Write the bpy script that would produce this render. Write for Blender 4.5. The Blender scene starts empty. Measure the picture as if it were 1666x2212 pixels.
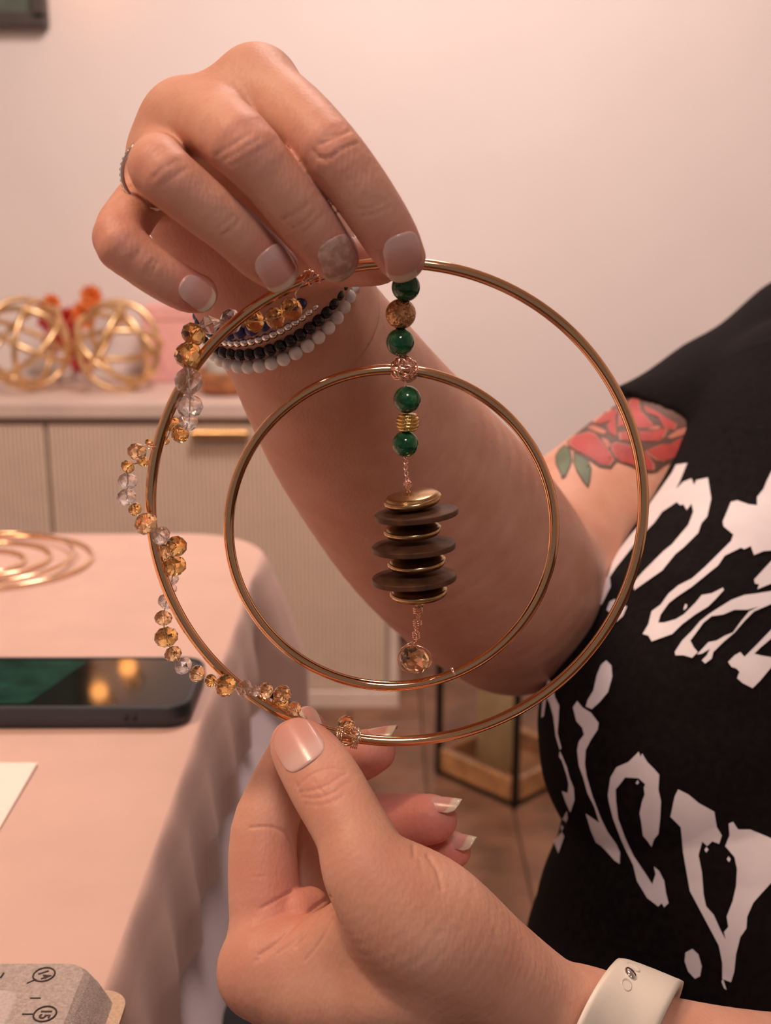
import bpy, bmesh, math, random
import numpy as np
from mathutils import Vector, Matrix
from mathutils.bvhtree import BVHTree
from mathutils.geometry import delaunay_2d_cdt

random.seed(7); np.random.seed(7)
scene = bpy.context.scene
col = scene.collection

# ------------------------------------------------------------------ camera
F = 2600.0; CX, CY = 833.0, 1106.0; HCAM = 1.03
PITCH = math.atan(656.0 / F)
cd = bpy.data.cameras.new('camera')
cd.sensor_fit = 'HORIZONTAL'; cd.sensor_width = 36.0
cd.lens = F / 1666.0 * 36.0
cd.clip_start = 0.01; cd.clip_end = 50
cd.dof.use_dof = True; cd.dof.focus_distance = 0.372; cd.dof.aperture_fstop = 19.0
cam = bpy.data.objects.new('camera', cd); col.objects.link(cam)
cam.location = (0, 0, HCAM); cam.rotation_euler = (math.pi/2 - PITCH, 0, 0)
scene.camera = cam

# ------------------------------------------------------------------ world, lights, exposure
scene.view_settings.view_transform = 'Standard'; scene.view_settings.look = 'None'
scene.view_settings.gamma = 1.0; scene.view_settings.exposure = 0.05
scene.view_settings.use_curve_mapping = False
world = bpy.data.worlds.new('room_ambient'); scene.world = world; world.use_nodes = True
wb = world.node_tree.nodes['Background']
wb.inputs['Color'].default_value = (1.0, 0.85, 0.83, 1); wb.inputs['Strength'].default_value = 0.16

def area_light(name, loc, target, size, power, color):
    ld = bpy.data.lights.new(name, 'AREA'); ld.shape = 'DISK'; ld.size = size
    ld.energy = power; ld.color = color
    o = bpy.data.objects.new(name, ld); col.objects.link(o)
    o.location = loc
    d = Vector(target) - Vector(loc)
    o.rotation_euler = d.to_track_quat('-Z', 'Y').to_euler()
    return o
area_light('ceiling_lamp_light_table', (-0.80, 0.22, 2.42), (-0.1, 0.5, 0.9), 0.35, 20, (1.0, 0.67, 0.46))
area_light('added_fill_light_front', (0.05, -0.95, 2.42), (0.0, 0.5, 0.95), 0.5, 12, (1.0, 0.83, 0.79))  # added fill for the front of the hands, not a known lamp
area_light('added_fill_light_wall', (0.15, 1.38, 2.42), (0.1, 2.6, 0.8), 0.5, 33, (1.0, 0.81, 0.765))  # added to brighten the back wall and sideboard, source made up

# ------------------------------------------------------------------ pixel <-> space helpers
cp, sp = math.cos(PITCH), math.sin(PITCH)
RIGHT = np.array([1.0, 0, 0]); UP = np.array([0, sp, cp]); FWD = np.array([0, cp, -sp]); CAM = np.array([0, 0, HCAM])
def ray(px, py):
    return RIGHT*((px-CX)/F) + UP*(-(py-CY)/F) + FWD
def P(px, py, d):                         # point at camera depth d along a pixel's direction
    return CAM + ray(px, py)*d
def on_z(px, py, z):
    r = ray(px, py); return CAM + r*((z-HCAM)/r[2])
def on_y(px, py, y):
    r = ray(px, py); return CAM + r*(y/r[1])
def proj(p):
    q = np.asarray(p) - CAM
    d = q @ FWD
    return CX + F*(q @ RIGHT)/d, CY - F*(q @ UP)/d, d

# ------------------------------------------------------------------ object helpers
def tag(o, label=None, cat=None, group=None, kind=None):
    if label: o['label'] = label
    if cat: o['category'] = cat
    if group: o['group'] = group
    if kind: o['kind'] = kind
    return o
def empty(name, loc, label, cat, group=None):
    o = bpy.data.objects.new(name, None); col.objects.link(o); o.location = Vector([float(v) for v in loc])
    o.empty_display_size = 0.02
    return tag(o, label, cat, group)
def adopt(o, parent):
    o.parent = parent
    if parent.type == 'EMPTY':
        o.matrix_parent_inverse = Matrix.Translation(-parent.location)
    else:
        o.matrix_parent_inverse = world_of(parent).inverted()
    return o
def world_of(o):
    m = o.matrix_basis.copy()
    if o.parent: m = world_of(o.parent) @ o.matrix_parent_inverse @ m
    return m
def mesh_obj(name, verts, faces, mat=None, parent=None, smooth=True):
    me = bpy.data.meshes.new(name)
    me.from_pydata([tuple(map(float, v)) for v in verts], [], [tuple(map(int, f)) for f in faces]); me.update()
    if smooth: me.polygons.foreach_set('use_smooth', [True]*len(me.polygons))
    if mat: me.materials.append(mat)
    o = bpy.data.objects.new(name, me); col.objects.link(o)
    if parent is not None: adopt(o, parent)
    return o
def bm_obj(name, bm, mat=None, parent=None, smooth=False):
    me = bpy.data.meshes.new(name); bm.to_mesh(me); bm.free()
    if smooth: me.polygons.foreach_set('use_smooth', [True]*len(me.polygons))
    if mat: me.materials.append(mat)
    o = bpy.data.objects.new(name, me); col.objects.link(o)
    if parent is not None: adopt(o, parent)
    return o
def inst(name, me, loc, parent, axis=None, scale=(1, 1, 1), spin=0.0):
    o = bpy.data.objects.new(name, me); col.objects.link(o)
    q = Vector([float(v) for v in axis]).to_track_quat('Z', 'Y') if axis is not None else Matrix.Identity(3).to_quaternion()
    M = Matrix.Translation(Vector([float(v) for v in loc])) @ q.to_matrix().to_4x4() @ Matrix.Rotation(spin, 4, 'Z') @ Matrix.Diagonal((*scale, 1))
    o.matrix_basis = M
    if parent is not None: adopt(o, parent)
    return o
def box(name, c, s, mat, parent=None, bevel=0.0, rz=0.0, segs=2):
    bm = bmesh.new(); bmesh.ops.create_cube(bm, size=1.0)
    for v in bm.verts: v.co = Vector((v.co.x*s[0], v.co.y*s[1], v.co.z*s[2]))
    if bevel > 0: bmesh.ops.bevel(bm, geom=bm.edges[:], offset=bevel, segments=segs, affect='EDGES', profile=0.5)
    bmesh.ops.rotate(bm, verts=bm.verts, cent=(0, 0, 0), matrix=Matrix.Rotation(rz, 3, 'Z'))
    bmesh.ops.translate(bm, verts=bm.verts, vec=Vector([float(v) for v in c]))
    return bm_obj(name, bm, mat, parent, smooth=False)
def tube_data(pts, r, seg=8, closed=False):
    pts = np.asarray(pts, float); n = len(pts)
    rr = np.full(n, r) if np.isscalar(r) else np.asarray(r, float)
    if closed: tan = np.roll(pts, -1, 0) - np.roll(pts, 1, 0)
    else: tan = np.gradient(pts, axis=0)
    tan /= np.linalg.norm(tan, axis=1)[:, None] + 1e-12
    ref = np.array([0, 0, 1.0]) if abs(tan[0][2]) < 0.9 else np.array([1.0, 0, 0])
    u = np.cross(tan[0], ref); u /= np.linalg.norm(u)
    V, Fc = [], []
    us = []
    for i in range(n):
        u = u - tan[i]*(u @ tan[i]); u /= np.linalg.norm(u) + 1e-12
        us.append(u.copy())
    twist = 0.0
    if closed:
        u2 = us[-1] - tan[0]*(us[-1] @ tan[0]); u2 /= np.linalg.norm(u2)
        twist = math.atan2(np.cross(us[0], u2) @ tan[0], us[0] @ u2)
    for i in range(n):
        w = np.cross(tan[i], us[i]); t0 = -twist*i/n
        for k in range(seg):
            a = 2*math.pi*k/seg + t0
            V.append(pts[i] + rr[i]*(math.cos(a)*us[i] + math.sin(a)*w))
    m = n if closed else n-1
    for i in range(m):
        j = (i+1) % n
        for k in range(seg):
            k2 = (k+1) % seg
            Fc.append((i*seg+k, i*seg+k2, j*seg+k2, j*seg+k))
    if not closed:
        Fc.append(tuple(range(seg-1, -1, -1))); Fc.append(tuple((n-1)*seg + k for k in range(seg)))
    return V, Fc
def tube(name, pts, r, mat, parent=None, seg=8, closed=False):
    V, Fc = tube_data(pts, r, seg, closed)
    return mesh_obj(name, V, Fc, mat, parent)
def tubes(name, paths, r, mat, parent=None, seg=6):
    V, Fc = [], []
    for pts, closed in paths:
        v, f = tube_data(pts, r, seg, closed); o = len(V)
        V += v; Fc += [tuple(i+o for i in q) for q in f]
    return mesh_obj(name, V, Fc, mat, parent)
def lathe_data(prof, seg=40, mod=None):
    V, Fc = [], []
    n = len(prof)
    for i, (r, z) in enumerate(prof):
        for k in range(seg):
            a = 2*math.pi*k/seg
            q = r if mod is None else r + mod(i, a)
            V.append((q*math.cos(a), q*math.sin(a), z))
    for i in range(n-1):
        for k in range(seg):
            k2 = (k+1) % seg
            Fc.append((i*seg+k, i*seg+k2, (i+1)*seg+k2, (i+1)*seg+k))
    Fc.append(tuple(range(seg-1, -1, -1))); Fc.append(tuple((n-1)*seg+k for k in range(seg)))
    return V, Fc
def smooth_path(pts, n=8, closed=False):                # Catmull-Rom
    pts = np.asarray(pts, float); N = len(pts); out = []
    rng = range(N) if closed else range(N-1)
    for i in rng:
        p0 = pts[(i-1) % N] if (closed or i > 0) else 2*pts[0]-pts[1]
        p1 = pts[i]; p2 = pts[(i+1) % N]
        p3 = pts[(i+2) % N] if (closed or i+2 < N) else 2*pts[-1]-pts[-2]
        for k in range(n):
            t = k/n
            out.append(0.5*((2*p1) + (-p0+p2)*t + (2*p0-5*p1+4*p2-p3)*t*t + (-p0+3*p1-3*p2+p3)*t**3))
    if not closed: out.append(pts[-1])
    return np.array(out)

# ------------------------------------------------------------------ materials
def mat(name, color, rough=0.5, metal=0.0, noise=0.06, scale=40, bump=0.0, bscale=200, coord='Object', **kw):
    m = bpy.data.materials.new(name); m.use_nodes = True
    nt = m.node_tree; b = nt.nodes['Principled BSDF']
    b.inputs['Roughness'].default_value = rough; b.inputs['Metallic'].default_value = metal
    tc = nt.nodes.new('ShaderNodeTexCoord')
    nz = nt.nodes.new('ShaderNodeTexNoise'); nz.inputs['Scale'].default_value = scale; nz.inputs['Detail'].default_value = 4
    nt.links.new(tc.outputs[coord], nz.inputs['Vector'])
    rp = nt.nodes.new('ShaderNodeValToRGB')
    c = np.array(color[:3]); lo = np.clip(c*(1-noise*2), 0, 1); hi = np.clip(c*(1+noise*2), 0, 1)
    rp.color_ramp.elements[0].color = (*lo, 1); rp.color_ramp.elements[1].color = (*hi, 1)
    rp.color_ramp.elements[0].position = 0.3; rp.color_ramp.elements[1].position = 0.7
    nt.links.new(nz.outputs['Fac'], rp.inputs['Fac']); nt.links.new(rp.outputs['Color'], b.inputs['Base Color'])
    if bump > 0:
        n2 = nt.nodes.new('ShaderNodeTexNoise'); n2.inputs['Scale'].default_value = bscale; n2.inputs['Detail'].default_value = 3
        nt.links.new(tc.outputs[coord], n2.inputs['Vector'])
        bp = nt.nodes.new('ShaderNodeBump'); bp.inputs['Strength'].default_value = bump; bp.inputs['Distance'].default_value = 0.001
        nt.links.new(n2.outputs['Fac'], bp.inputs['Height']); nt.links.new(bp.outputs['Normal'], b.inputs['Normal'])
    for k, v in kw.items():
        b.inputs[k.replace('_', ' ')].default_value = v
    return m

def skin_material(name, tattoo=None):
    m = bpy.data.materials.new(name); m.use_nodes = True
    nt = m.node_tree; b = nt.nodes['Principled BSDF']; L = nt.links.new
    tc = nt.nodes.new('ShaderNodeTexCoord')
    nz = nt.nodes.new('ShaderNodeTexNoise'); nz.inputs['Scale'].default_value = 55; nz.inputs['Detail'].default_value = 5
    L(tc.outputs['Object'], nz.inputs['Vector'])
    rp = nt.nodes.new('ShaderNodeValToRGB')
    rp.color_ramp.elements[0].position = 0.32; rp.color_ramp.elements[1].position = 0.70
    if tattoo is None:
        rp.color_ramp.elements[0].color = (0.57, 0.278, 0.188, 1); rp.color_ramp.elements[1].color = (0.64, 0.355, 0.255, 1)
    else:
        t = np.array(tattoo)
        rp.color_ramp.elements[0].color = (*np.clip(t*0.8, 0, 1), 1); rp.color_ramp.elements[1].color = (*np.clip(t*1.15, 0, 1), 1)
    L(nz.outputs['Fac'], rp.inputs['Fac'])
    out = rp.outputs['Color']
    if tattoo is None:
        at = nt.nodes.new('ShaderNodeAttribute'); at.attribute_name = 'redness'
        mx = nt.nodes.new('ShaderNodeMix'); mx.data_type = 'RGBA'
        L(at.outputs['Fac'], mx.inputs['Factor']); L(out, mx.inputs['A'])
        mx.inputs['B'].default_value = (0.62, 0.235, 0.185, 1)
        out = mx.outputs['Result']
        # freckles
        vo = nt.nodes.new('ShaderNodeTexVoronoi'); vo.inputs['Scale'].default_value = 85
        L(tc.outputs['Object'], vo.inputs['Vector'])
        r2 = nt.nodes.new('ShaderNodeValToRGB')
        r2.color_ramp.elements[0].position = 0.035; r2.color_ramp.elements[0].color = (1, 1, 1, 1)
        r2.color_ramp.elements[1].position = 0.07; r2.color_ramp.elements[1].color = (0, 0, 0, 1)
        L(vo.outputs['Distance'], r2.inputs['Fac'])
        ml = nt.nodes.new('ShaderNodeMath'); ml.operation = 'MULTIPLY'; ml.inputs[1].default_value = 0.25
        L(r2.outputs['Color'], ml.inputs[0])
        m2 = nt.nodes.new('ShaderNodeMix'); m2.data_type = 'RGBA'
        L(ml.outputs[0], m2.inputs['Factor']); L(out, m2.inputs['A']); m2.inputs['B'].default_value = (0.40, 0.20, 0.13, 1)
        out = m2.outputs['Result']
    L(out, b.inputs['Base Color'])
    b.inputs['Roughness'].default_value = 0.52
    b.inputs['Specular IOR Level'].default_value = 0.34
    b.inputs['Subsurface Weight'].default_value = 0.18
    b.inputs['Subsurface Radius'].default_value = (1.0, 0.35, 0.2)
    b.inputs['Subsurface Scale'].default_value = 0.004
    # fine skin cells, stretched across the limb, plus soft unevenness
    mp = nt.nodes.new('ShaderNodeMapping'); mp.inputs['Scale'].default_value = (900, 900, 330)
    mp.inputs['Rotation'].default_value = (0, 0.15, 0)
    L(tc.outputs['Object'], mp.inputs['Vector'])
    v2 = nt.nodes.new('ShaderNodeTexVoronoi'); v2.inputs['Scale'].default_value = 1.0
    L(mp.outputs['Vector'], v2.inputs['Vector'])
    n3 = nt.nodes.new('ShaderNodeTexNoise'); n3.inputs['Scale'].default_value = 260; n3.inputs['Detail'].default_value = 4
    L(tc.outputs['Object'], n3.inputs['Vector'])
    ad = nt.nodes.new('ShaderNodeMath'); ad.operation = 'ADD'
    mu = nt.nodes.new('ShaderNodeMath'); mu.operation = 'MULTIPLY'; mu.inputs[1].default_value = 0.6
    L(v2.outputs['Distance'], mu.inputs[0]); L(mu.outputs[0], ad.inputs[0]); L(n3.outputs['Fac'], ad.inputs[1])
    bp = nt.nodes.new('ShaderNodeBump'); bp.inputs['Strength'].default_value = 0.26; bp.inputs['Distance'].default_value = 0.0006
    L(ad.outputs[0], bp.inputs['Height']); L(bp.outputs['Normal'], b.inputs['Normal'])
    return m

def nail_material(name, ridged=False):
    m = bpy.data.materials.new(name); m.use_nodes = True
    nt = m.node_tree; b = nt.nodes['Principled BSDF']; L = nt.links.new
    at = nt.nodes.new('ShaderNodeAttribute'); at.attribute_name = 'along'
    rp = nt.nodes.new('ShaderNodeValToRGB'); e = rp.color_ramp.elements
    e[0].position = 0.0; e[0].color = (0.66, 0.42, 0.37, 1)
    e[1].position = 1.0; e[1].color = (0.74, 0.60, 0.45, 1)
    for pos, c in ((0.12, (0.69, 0.46, 0.42, 1)), (0.38, (0.65, 0.355, 0.30, 1)), (0.80, (0.63, 0.31, 0.25, 1)), (0.86, (0.72, 0.56, 0.41, 1))):
        q = e.new(pos); q.color = c
    L(at.outputs['Fac'], rp.inputs['Fac'])
    out = rp.outputs['Color']
    tc = nt.nodes.new('ShaderNodeTexCoord')
    nz = nt.nodes.new('ShaderNodeTexNoise'); nz.inputs['Scale'].default_value = 420 if ridged else 200; nz.inputs['Detail'].default_value = 5
    L(tc.outputs['Object'], nz.inputs['Vector'])
    if ridged:
        r2 = nt.nodes.new('ShaderNodeValToRGB')
        r2.color_ramp.elements[0].position = 0.42; r2.color_ramp.elements[0].color = (0.36, 0.20, 0.13, 1)
        r2.color_ramp.elements[1].position = 0.66; r2.color_ramp.elements[1].color = (0.66, 0.44, 0.36, 1)
        L(nz.outputs['Fac'], r2.inputs['Fac'])
        mx = nt.nodes.new('ShaderNodeMix'); mx.data_type = 'RGBA'; mx.inputs['Factor'].default_value = 0.7
        L(out, mx.inputs['A']); L(r2.outputs['Color'], mx.inputs['B']); out = mx.outputs['Result']
    L(out, b.inputs['Base Color'])
    b.inputs['Roughness'].default_value = 0.42 if ridged else 0.22
    b.inputs['Subsurface Weight'].default_value = 0.1; b.inputs['Subsurface Scale'].default_value = 0.002
    bp = nt.nodes.new('ShaderNodeBump'); bp.inputs['Strength'].default_value = 0.5 if ridged else 0.08; bp.inputs['Distance'].default_value = 0.0006
    L(nz.outputs['Fac'], bp.inputs['Height']); L(bp.outputs['Normal'], b.inputs['Normal'])
    return m

M = {}
M['skin'] = skin_material('skin')
M['nail'] = nail_material('nail_plate'); M['nail_worn'] = nail_material('nail_plate_worn', True)
M['gold'] = mat('gold_tube', (0.88, 0.51, 0.28), 0.09, 1.0, noise=0.02, scale=60)
M['gold_wire'] = mat('rose_gold_wire', (0.95, 0.60, 0.45), 0.2, 1.0, noise=0.03)
M['pale_wire'] = mat('pale_gold_wire', (0.95, 0.80, 0.62), 0.15, 1.0, noise=0.03)
M['gold_disc'] = mat('antique_gold', (0.55, 0.37, 0.18), 0.24, 1.0, noise=0.1, scale=120, bump=0.05, bscale=500)
M['gold_rough'] = mat('stardust_gold', (0.62, 0.36, 0.18), 0.22, 1.0, noise=0.25, scale=900, bump=1.0, bscale=900)
M['gold_rib'] = mat('ribbed_gold', (0.80, 0.56, 0.20), 0.25, 1.0, noise=0.1, scale=300)
M['wood_disc'] = mat('dark_wood', (0.10, 0.045, 0.022), 0.40, 0.0, noise=0.2, scale=160, bump=0.15, bscale=500, Specular_IOR_Level=0.18)
M['silver'] = mat('silver', (0.85, 0.82, 0.78), 0.2, 1.0, noise=0.04)
M['blackbead'] = mat('black_stone', (0.008, 0.008, 0.009), 0.15, 0.0, noise=0.2)
M['whitebead'] = mat('white_howlite', (0.86, 0.82, 0.80), 0.22, 0.0, noise=0.10, scale=180)
M['bluebead'] = mat('dark_blue_stone', (0.03, 0.035, 0.12), 0.15, 0.0, noise=0.3, scale=200)
M['shirt'] = mat('black_cotton', (0.0060, 0.0042, 0.0044), 0.9, 0.0, noise=0.2, scale=300, bump=0.3, bscale=1500, Specular_IOR_Level=0.12)
M['print'] = mat('white_print', (0.70, 0.65, 0.67), 0.6, 0.0, noise=0.02, scale=80)
M['trousers'] = mat('black_trousers', (0.008, 0.008, 0.009), 0.85, noise=0.2)
def glass(name, color, rough=0.02, film=0.0, ior=1.5, clear=0.0):
    m = mat(name, color, rough, 0.0, noise=0.05, scale=300)
    b = m.node_tree.nodes['Principled BSDF']
    b.inputs['Transmission Weight'].default_value = 1.0; b.inputs['IOR'].default_value = ior
    if clear > 0:
        nt = m.node_tree; tr = nt.nodes.new('ShaderNodeBsdfTransparent'); tr.inputs['Color'].default_value = (*[c**0.6 for c in color], 1)
        mx = nt.nodes.new('ShaderNodeMixShader'); mx.inputs['Fac'].default_value = clear
        nt.links.new(b.outputs[0], mx.inputs[1]); nt.links.new(tr.outputs[0], mx.inputs[2])
        nt.links.new(mx.outputs[0], nt.nodes['Material Output'].inputs['Surface'])
    if film and 'Thin Film Thickness' in b.inputs:
        b.inputs['Thin Film Thickness'].default_value = film; b.inputs['Thin Film IOR'].default_value = 1.9
    return m
M['amber'] = glass('amber_crystal', (0.95, 0.60, 0.24), 0.02, 0, 1.5, 0.08)
M['honey'] = glass('honey_crystal', (0.97, 0.68, 0.40), 0.02, 0, 1.48, 0.10)
M['clear'] = glass('clear_crystal', (0.99, 0.965, 0.955), 0.01, 0, 1.45, 0.36)
M['pane'] = glass('pane_glass', (0.97, 0.97, 0.96), 0.0)
def green_bead_material():
    m = mat('green_jade', (0.01, 0.10, 0.04), 0.07, 0.0, noise=0.3)
    nt = m.node_tree; b = nt.nodes['Principled BSDF']
    rp = [n for n in nt.nodes if n.type == 'VALTORGB'][0]; nz = [n for n in nt.nodes if n.type == 'TEX_NOISE'][0]
    nz.inputs['Scale'].default_value = 420; nz.inputs['Detail'].default_value = 6; nz.inputs['Roughness'].default_value = 0.62
    e = rp.color_ramp.elements
    e[0].position = 0.38; e[0].color = (0.002, 0.055, 0.018, 1); e[1].position = 0.74; e[1].color = (0.10, 0.22, 0.11, 1)
    q = e.new(0.56); q.color = (0.004, 0.115, 0.036, 1)
    b.inputs['Coat Weight'].default_value = 0.25; b.inputs['Coat Roughness'].default_value = 0.03
    return m
M['green'] = green_bead_material()

# ================================================================== THE SETTING
YW = 2.80                                            # back wall
M['wall'] = mat('wall_paint', (0.80, 0.725, 0.685), 0.7, noise=0.012, scale=3, bump=0.05, bscale=150)
M['ceil'] = mat('ceiling_paint', (0.82, 0.75, 0.70), 0.8, noise=0.01, scale=3)
M['plank'] = mat('floor_wood', (0.17, 0.083, 0.045), 0.42, noise=0.22, scale=9, bump=0.1, bscale=120)
M['plank_gap'] = mat('floor_joint', (0.095, 0.048, 0.028), 0.8)
M['skirting'] = mat('dark_skirting', (0.055, 0.035, 0.03), 0.5)
floor = box('floor', (0, 0.6, -0.012), (4.6, 5.0, 0.02), M['plank_gap']); tag(floor, kind='structure')
plank_mesh = {}
k = 0
for i in range(15):
    x = -1.05 + i*0.15
    off = (0.37*i) % 1.1
    for j in range(-1, 3):
        y0 = j*1.1 + off - 0.3; y1 = min(y0 + 1.096, YW - 0.005); y0 = max(y0, -0.4)
        if y1 - y0 < 0.1: continue
        pl = box('plank', (x, (y0+y1)/2, 0.0), (0.1465, y1-y0, 0.008), M['plank'], floor, bevel=0.0012, segs=1)
def slab(name, c, s, m):
    o = box(name, c, s, m); tag(o, kind='structure'); return o
wall_back = slab('wall_back', (0, YW+0.05, 1.3), (4.6, 0.1, 2.6), M['wall'])
wall_left = slab('wall_left', (-2.25, 0.6, 1.3), (0.1, 5.0, 2.6), M['wall'])
wall_right = slab('wall_right', (2.25, 0.6, 1.3), (0.1, 5.0, 2.6), M['wall'])
ceiling = slab('ceiling', (0, 0.6, 2.65), (4.6, 5.0, 0.1), M['ceil'])
bb = slab('baseboard_back', (0.9, YW-0.009, 0.045), (2.6, 0.018, 0.082), M['skirting'])

# ceiling lamps (round housings for the area lights; front and wall ones are added fill)
M['lamp_white'] = mat('lamp_housing', (0.8, 0.78, 0.75), 0.4)
lamp_words = {'ceiling_lamp_light_table': 'round white ceiling lamp over the draped table', 'added_fill_light_front': 'added fill light in a round white housing in front of the person', 'added_fill_light_wall': 'added fill light in a round white housing near the back wall'}
for o in [o for o in scene.objects if o.type == 'LIGHT']:
    R = o.data.size/2 + 0.02
    e = empty('unseen_ceiling_lamp', (o.location.x, o.location.y, 2.60), lamp_words[o.name], 'lamp')
    V, Fc = lathe_data([(R*0.5, 0), (R, -0.02), (R, -0.14), (R*0.97, -0.145), (R*0.95, -0.14), (R*0.95, -0.03), (0.02, -0.02)], 40)
    h = mesh_obj('housing', [(x+o.location.x, y+o.location.y, z+2.60) for x, y, z in V], Fc, M['lamp_white'], e)

# wall globes just above the picture's top edge
M['globe'] = bpy.data.materials.new('lit_globe'); M['globe'].use_nodes = True
_b = M['globe'].node_tree.nodes['Principled BSDF']
_b.inputs['Emission Color'].default_value = (1.0, 0.36, 0.07, 1); _b.inputs['Emission Strength'].default_value = 12.0
M['brass'] = mat('brass', (0.85, 0.58, 0.28), 0.25, 1.0)
def mirrored(px, py, zs, y):                           # where a lamp stands whose image shows in the phone's glass at this pixel
    r = ray(px, py); q = on_z(px, py, zs); r2 = np.array([r[0], r[1], -r[2]])
    return q + r2*((y-q[1])/r2[1])
for px, py, w in ((276, 1441, 'the lower of two'), (214, 1494, 'the upper of two')):
    c = mirrored(px, py, 0.7655, YW-0.07)
    print('lamp', c, proj(c))
    e = empty('wall_globe_lamp', (c[0], YW, c[2]), 'glowing globe lamp on a brass wall arm, %s beside the dark board' % w, 'lamp')
    bm = bmesh.new(); bmesh.ops.create_uvsphere(bm, u_segments=20, v_segments=12, radius=0.021)
    bmesh.ops.translate(bm, verts=bm.verts, vec=Vector(c)); bm_obj('globe', bm, M['globe'], e, True)
    tube('arm', smooth_path([(c[0], YW, c[2]+0.06), (c[0], YW-0.03, c[2]+0.065), (c[0], YW-0.07, c[2]+0.055), (c[0], YW-0.07, c[2]+0.018)], 6), 0.007, M['brass'], e)
    V, Fc = lathe_data([(0.025, 0), (0.025, 0.006), (0.010, 0.012)], 24)
    mesh_obj('wall_plate', [(c[0]+x, YW-z, c[2]+0.06+y) for x, y, z in V], Fc, M['brass'], e)

# dark panel at the top left
M['panel_dark'] = mat('dark_panel', (0.06, 0.05, 0.045), 0.5); M['panel_face'] = mat('panel_face', (0.10, 0.13, 0.10), 0.35)
c0 = on_y(100, 42, YW-0.03)
e = empty('wall_panel', (c0[0]-0.30, YW, c0[2]), 'dark green board in a black frame high on the wall', 'board')
fx0, fx1, fz0, fz1 = c0[0]-0.62, c0[0], c0[2], c0[2]+0.55
box('board', ((fx0+fx1)/2, YW-0.012, (fz0+fz1)/2), (fx1-fx0-0.02, 0.018, fz1-fz0-0.02), M['panel_face'], e)
for (cx_, cz_, sx_, sz_) in (((fx0+fx1)/2, fz0, fx1-fx0, 0.03), ((fx0+fx1)/2, fz1, fx1-fx0, 0.03), (fx0, (fz0+fz1)/2, 0.03, fz1-fz0), (fx1-0.015, (fz0+fz1)/2, 0.03, fz1-fz0)):
    box('frame_rail', (cx_, YW-0.02, cz_), (sx_, 0.035, sz_), M['panel_dark'], e, 0.004)

# ================================================================== SIDEBOARD
YS = 2.38
M['sb'] = mat('sideboard_body', (0.70, 0.57, 0.48), 0.5, noise=0.04, scale=12)
M['sb_top'] = mat('sideboard_top', (0.68, 0.535, 0.46), 0.45, noise=0.04, scale=12)
M['sb_flute'] = mat('sideboard_flutes', (0.78, 0.63, 0.50), 0.55, noise=0.015, scale=25)
M['sb_dark'] = mat('sideboard_plinth', (0.16, 0.13, 0.12), 0.6)  # dark colour of the plinth
ztop = on_y(500, 869, YS)[2]; zlow = on_y(500, 903, YS)[2]
xr = on_y(862, 1300, YS)[0]; xl = -1.25
zb = on_y(760, 1535, YS)[2]; zd = on_y(760, 1492, YS)[2]
side = empty('sideboard', ((xl+xr)/2, (YS+YW)/2, 0), 'beige sideboard with finely fluted fronts and a gold bar handle', 'sideboard')
yb = YW-0.01
box('worktop', ((xl+xr)/2, (YS+yb)/2-0.004, (ztop+zlow)/2), (xr-xl+0.01, yb-YS+0.008, ztop-zlow), M['sb_top'], side, 0.004)
box('carcass', ((xl+xr)/2, (YS+0.03+yb)/2, (zb+zlow)/2), (xr-xl, yb-YS-0.03, zlow-zb-0.001), M['sb'], side)
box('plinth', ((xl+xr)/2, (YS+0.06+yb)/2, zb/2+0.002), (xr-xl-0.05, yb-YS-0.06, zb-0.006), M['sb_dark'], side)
box('bottom_rail', ((xl+xr)/2, YS+0.012, (zb+zd)/2), (xr-xl, 0.035, zd-zb), M['sb'], side, 0.003)
xgap = on_y(102, 1000, YS)[0]; xdr = on_y(836, 1400, YS)[0]
zfront_top = on_y(500, 917, YS)[2]
box('side_stile', ((xdr+xr)/2+0.002, YS+0.012, (zd+zfront_top)/2), (xr-xdr-0.006, 0.03, zfront_top-zd), M['sb'], side, 0.002)
def fluted(x0, x1, handle):
    d = box('drawer_front', ((x0+x1)/2, YS+0.018, (zd+zfront_top)/2), (x1-x0, 0.02, zfront_top-zd-0.004), M['sb_flute'], side)
    n = int((x1-x0)/0.0085); w = (x1-x0)/n
    V, Fc = [], []
    for i in range(n):
        xa = x0 + i*w
        prof = [(xa, 0.008), (xa+w*0.18, 0.002), (xa+w*0.5, 0.0), (xa+w*0.82, 0.002), (xa+w, 0.008)]
        for s in range(4):
            (xa_, ya_), (xb_, yb_) = prof[s], prof[s+1]; b0 = len(V)
            V += [(xa_, YS+ya_, zd+0.003), (xb_, YS+yb_, zd+0.003), (xb_, YS+yb_, zfront_top-0.003), (xa_, YS+ya_, zfront_top-0.003)]
            Fc.append((b0, b0+1, b0+2, b0+3))
    f = mesh_obj('flutes', V, Fc, M['sb_flute'], d, smooth=False); f['kind'] = 'stuff'
    if handle:
        a = on_y(413, 937, YS-0.012); b = on_y(538, 937, YS-0.012)
        h = box('bar_handle', ((a[0]+b[0])/2, YS-0.014, a[2]), (b[0]-a[0], 0.02, 0.014), M['brass'], d, 0.003)
        h['label'] = 'gold bar handle'
fluted(xgap+0.004, xdr-0.003, True)
fluted(xgap-0.69, xgap-0.004, False)

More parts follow.
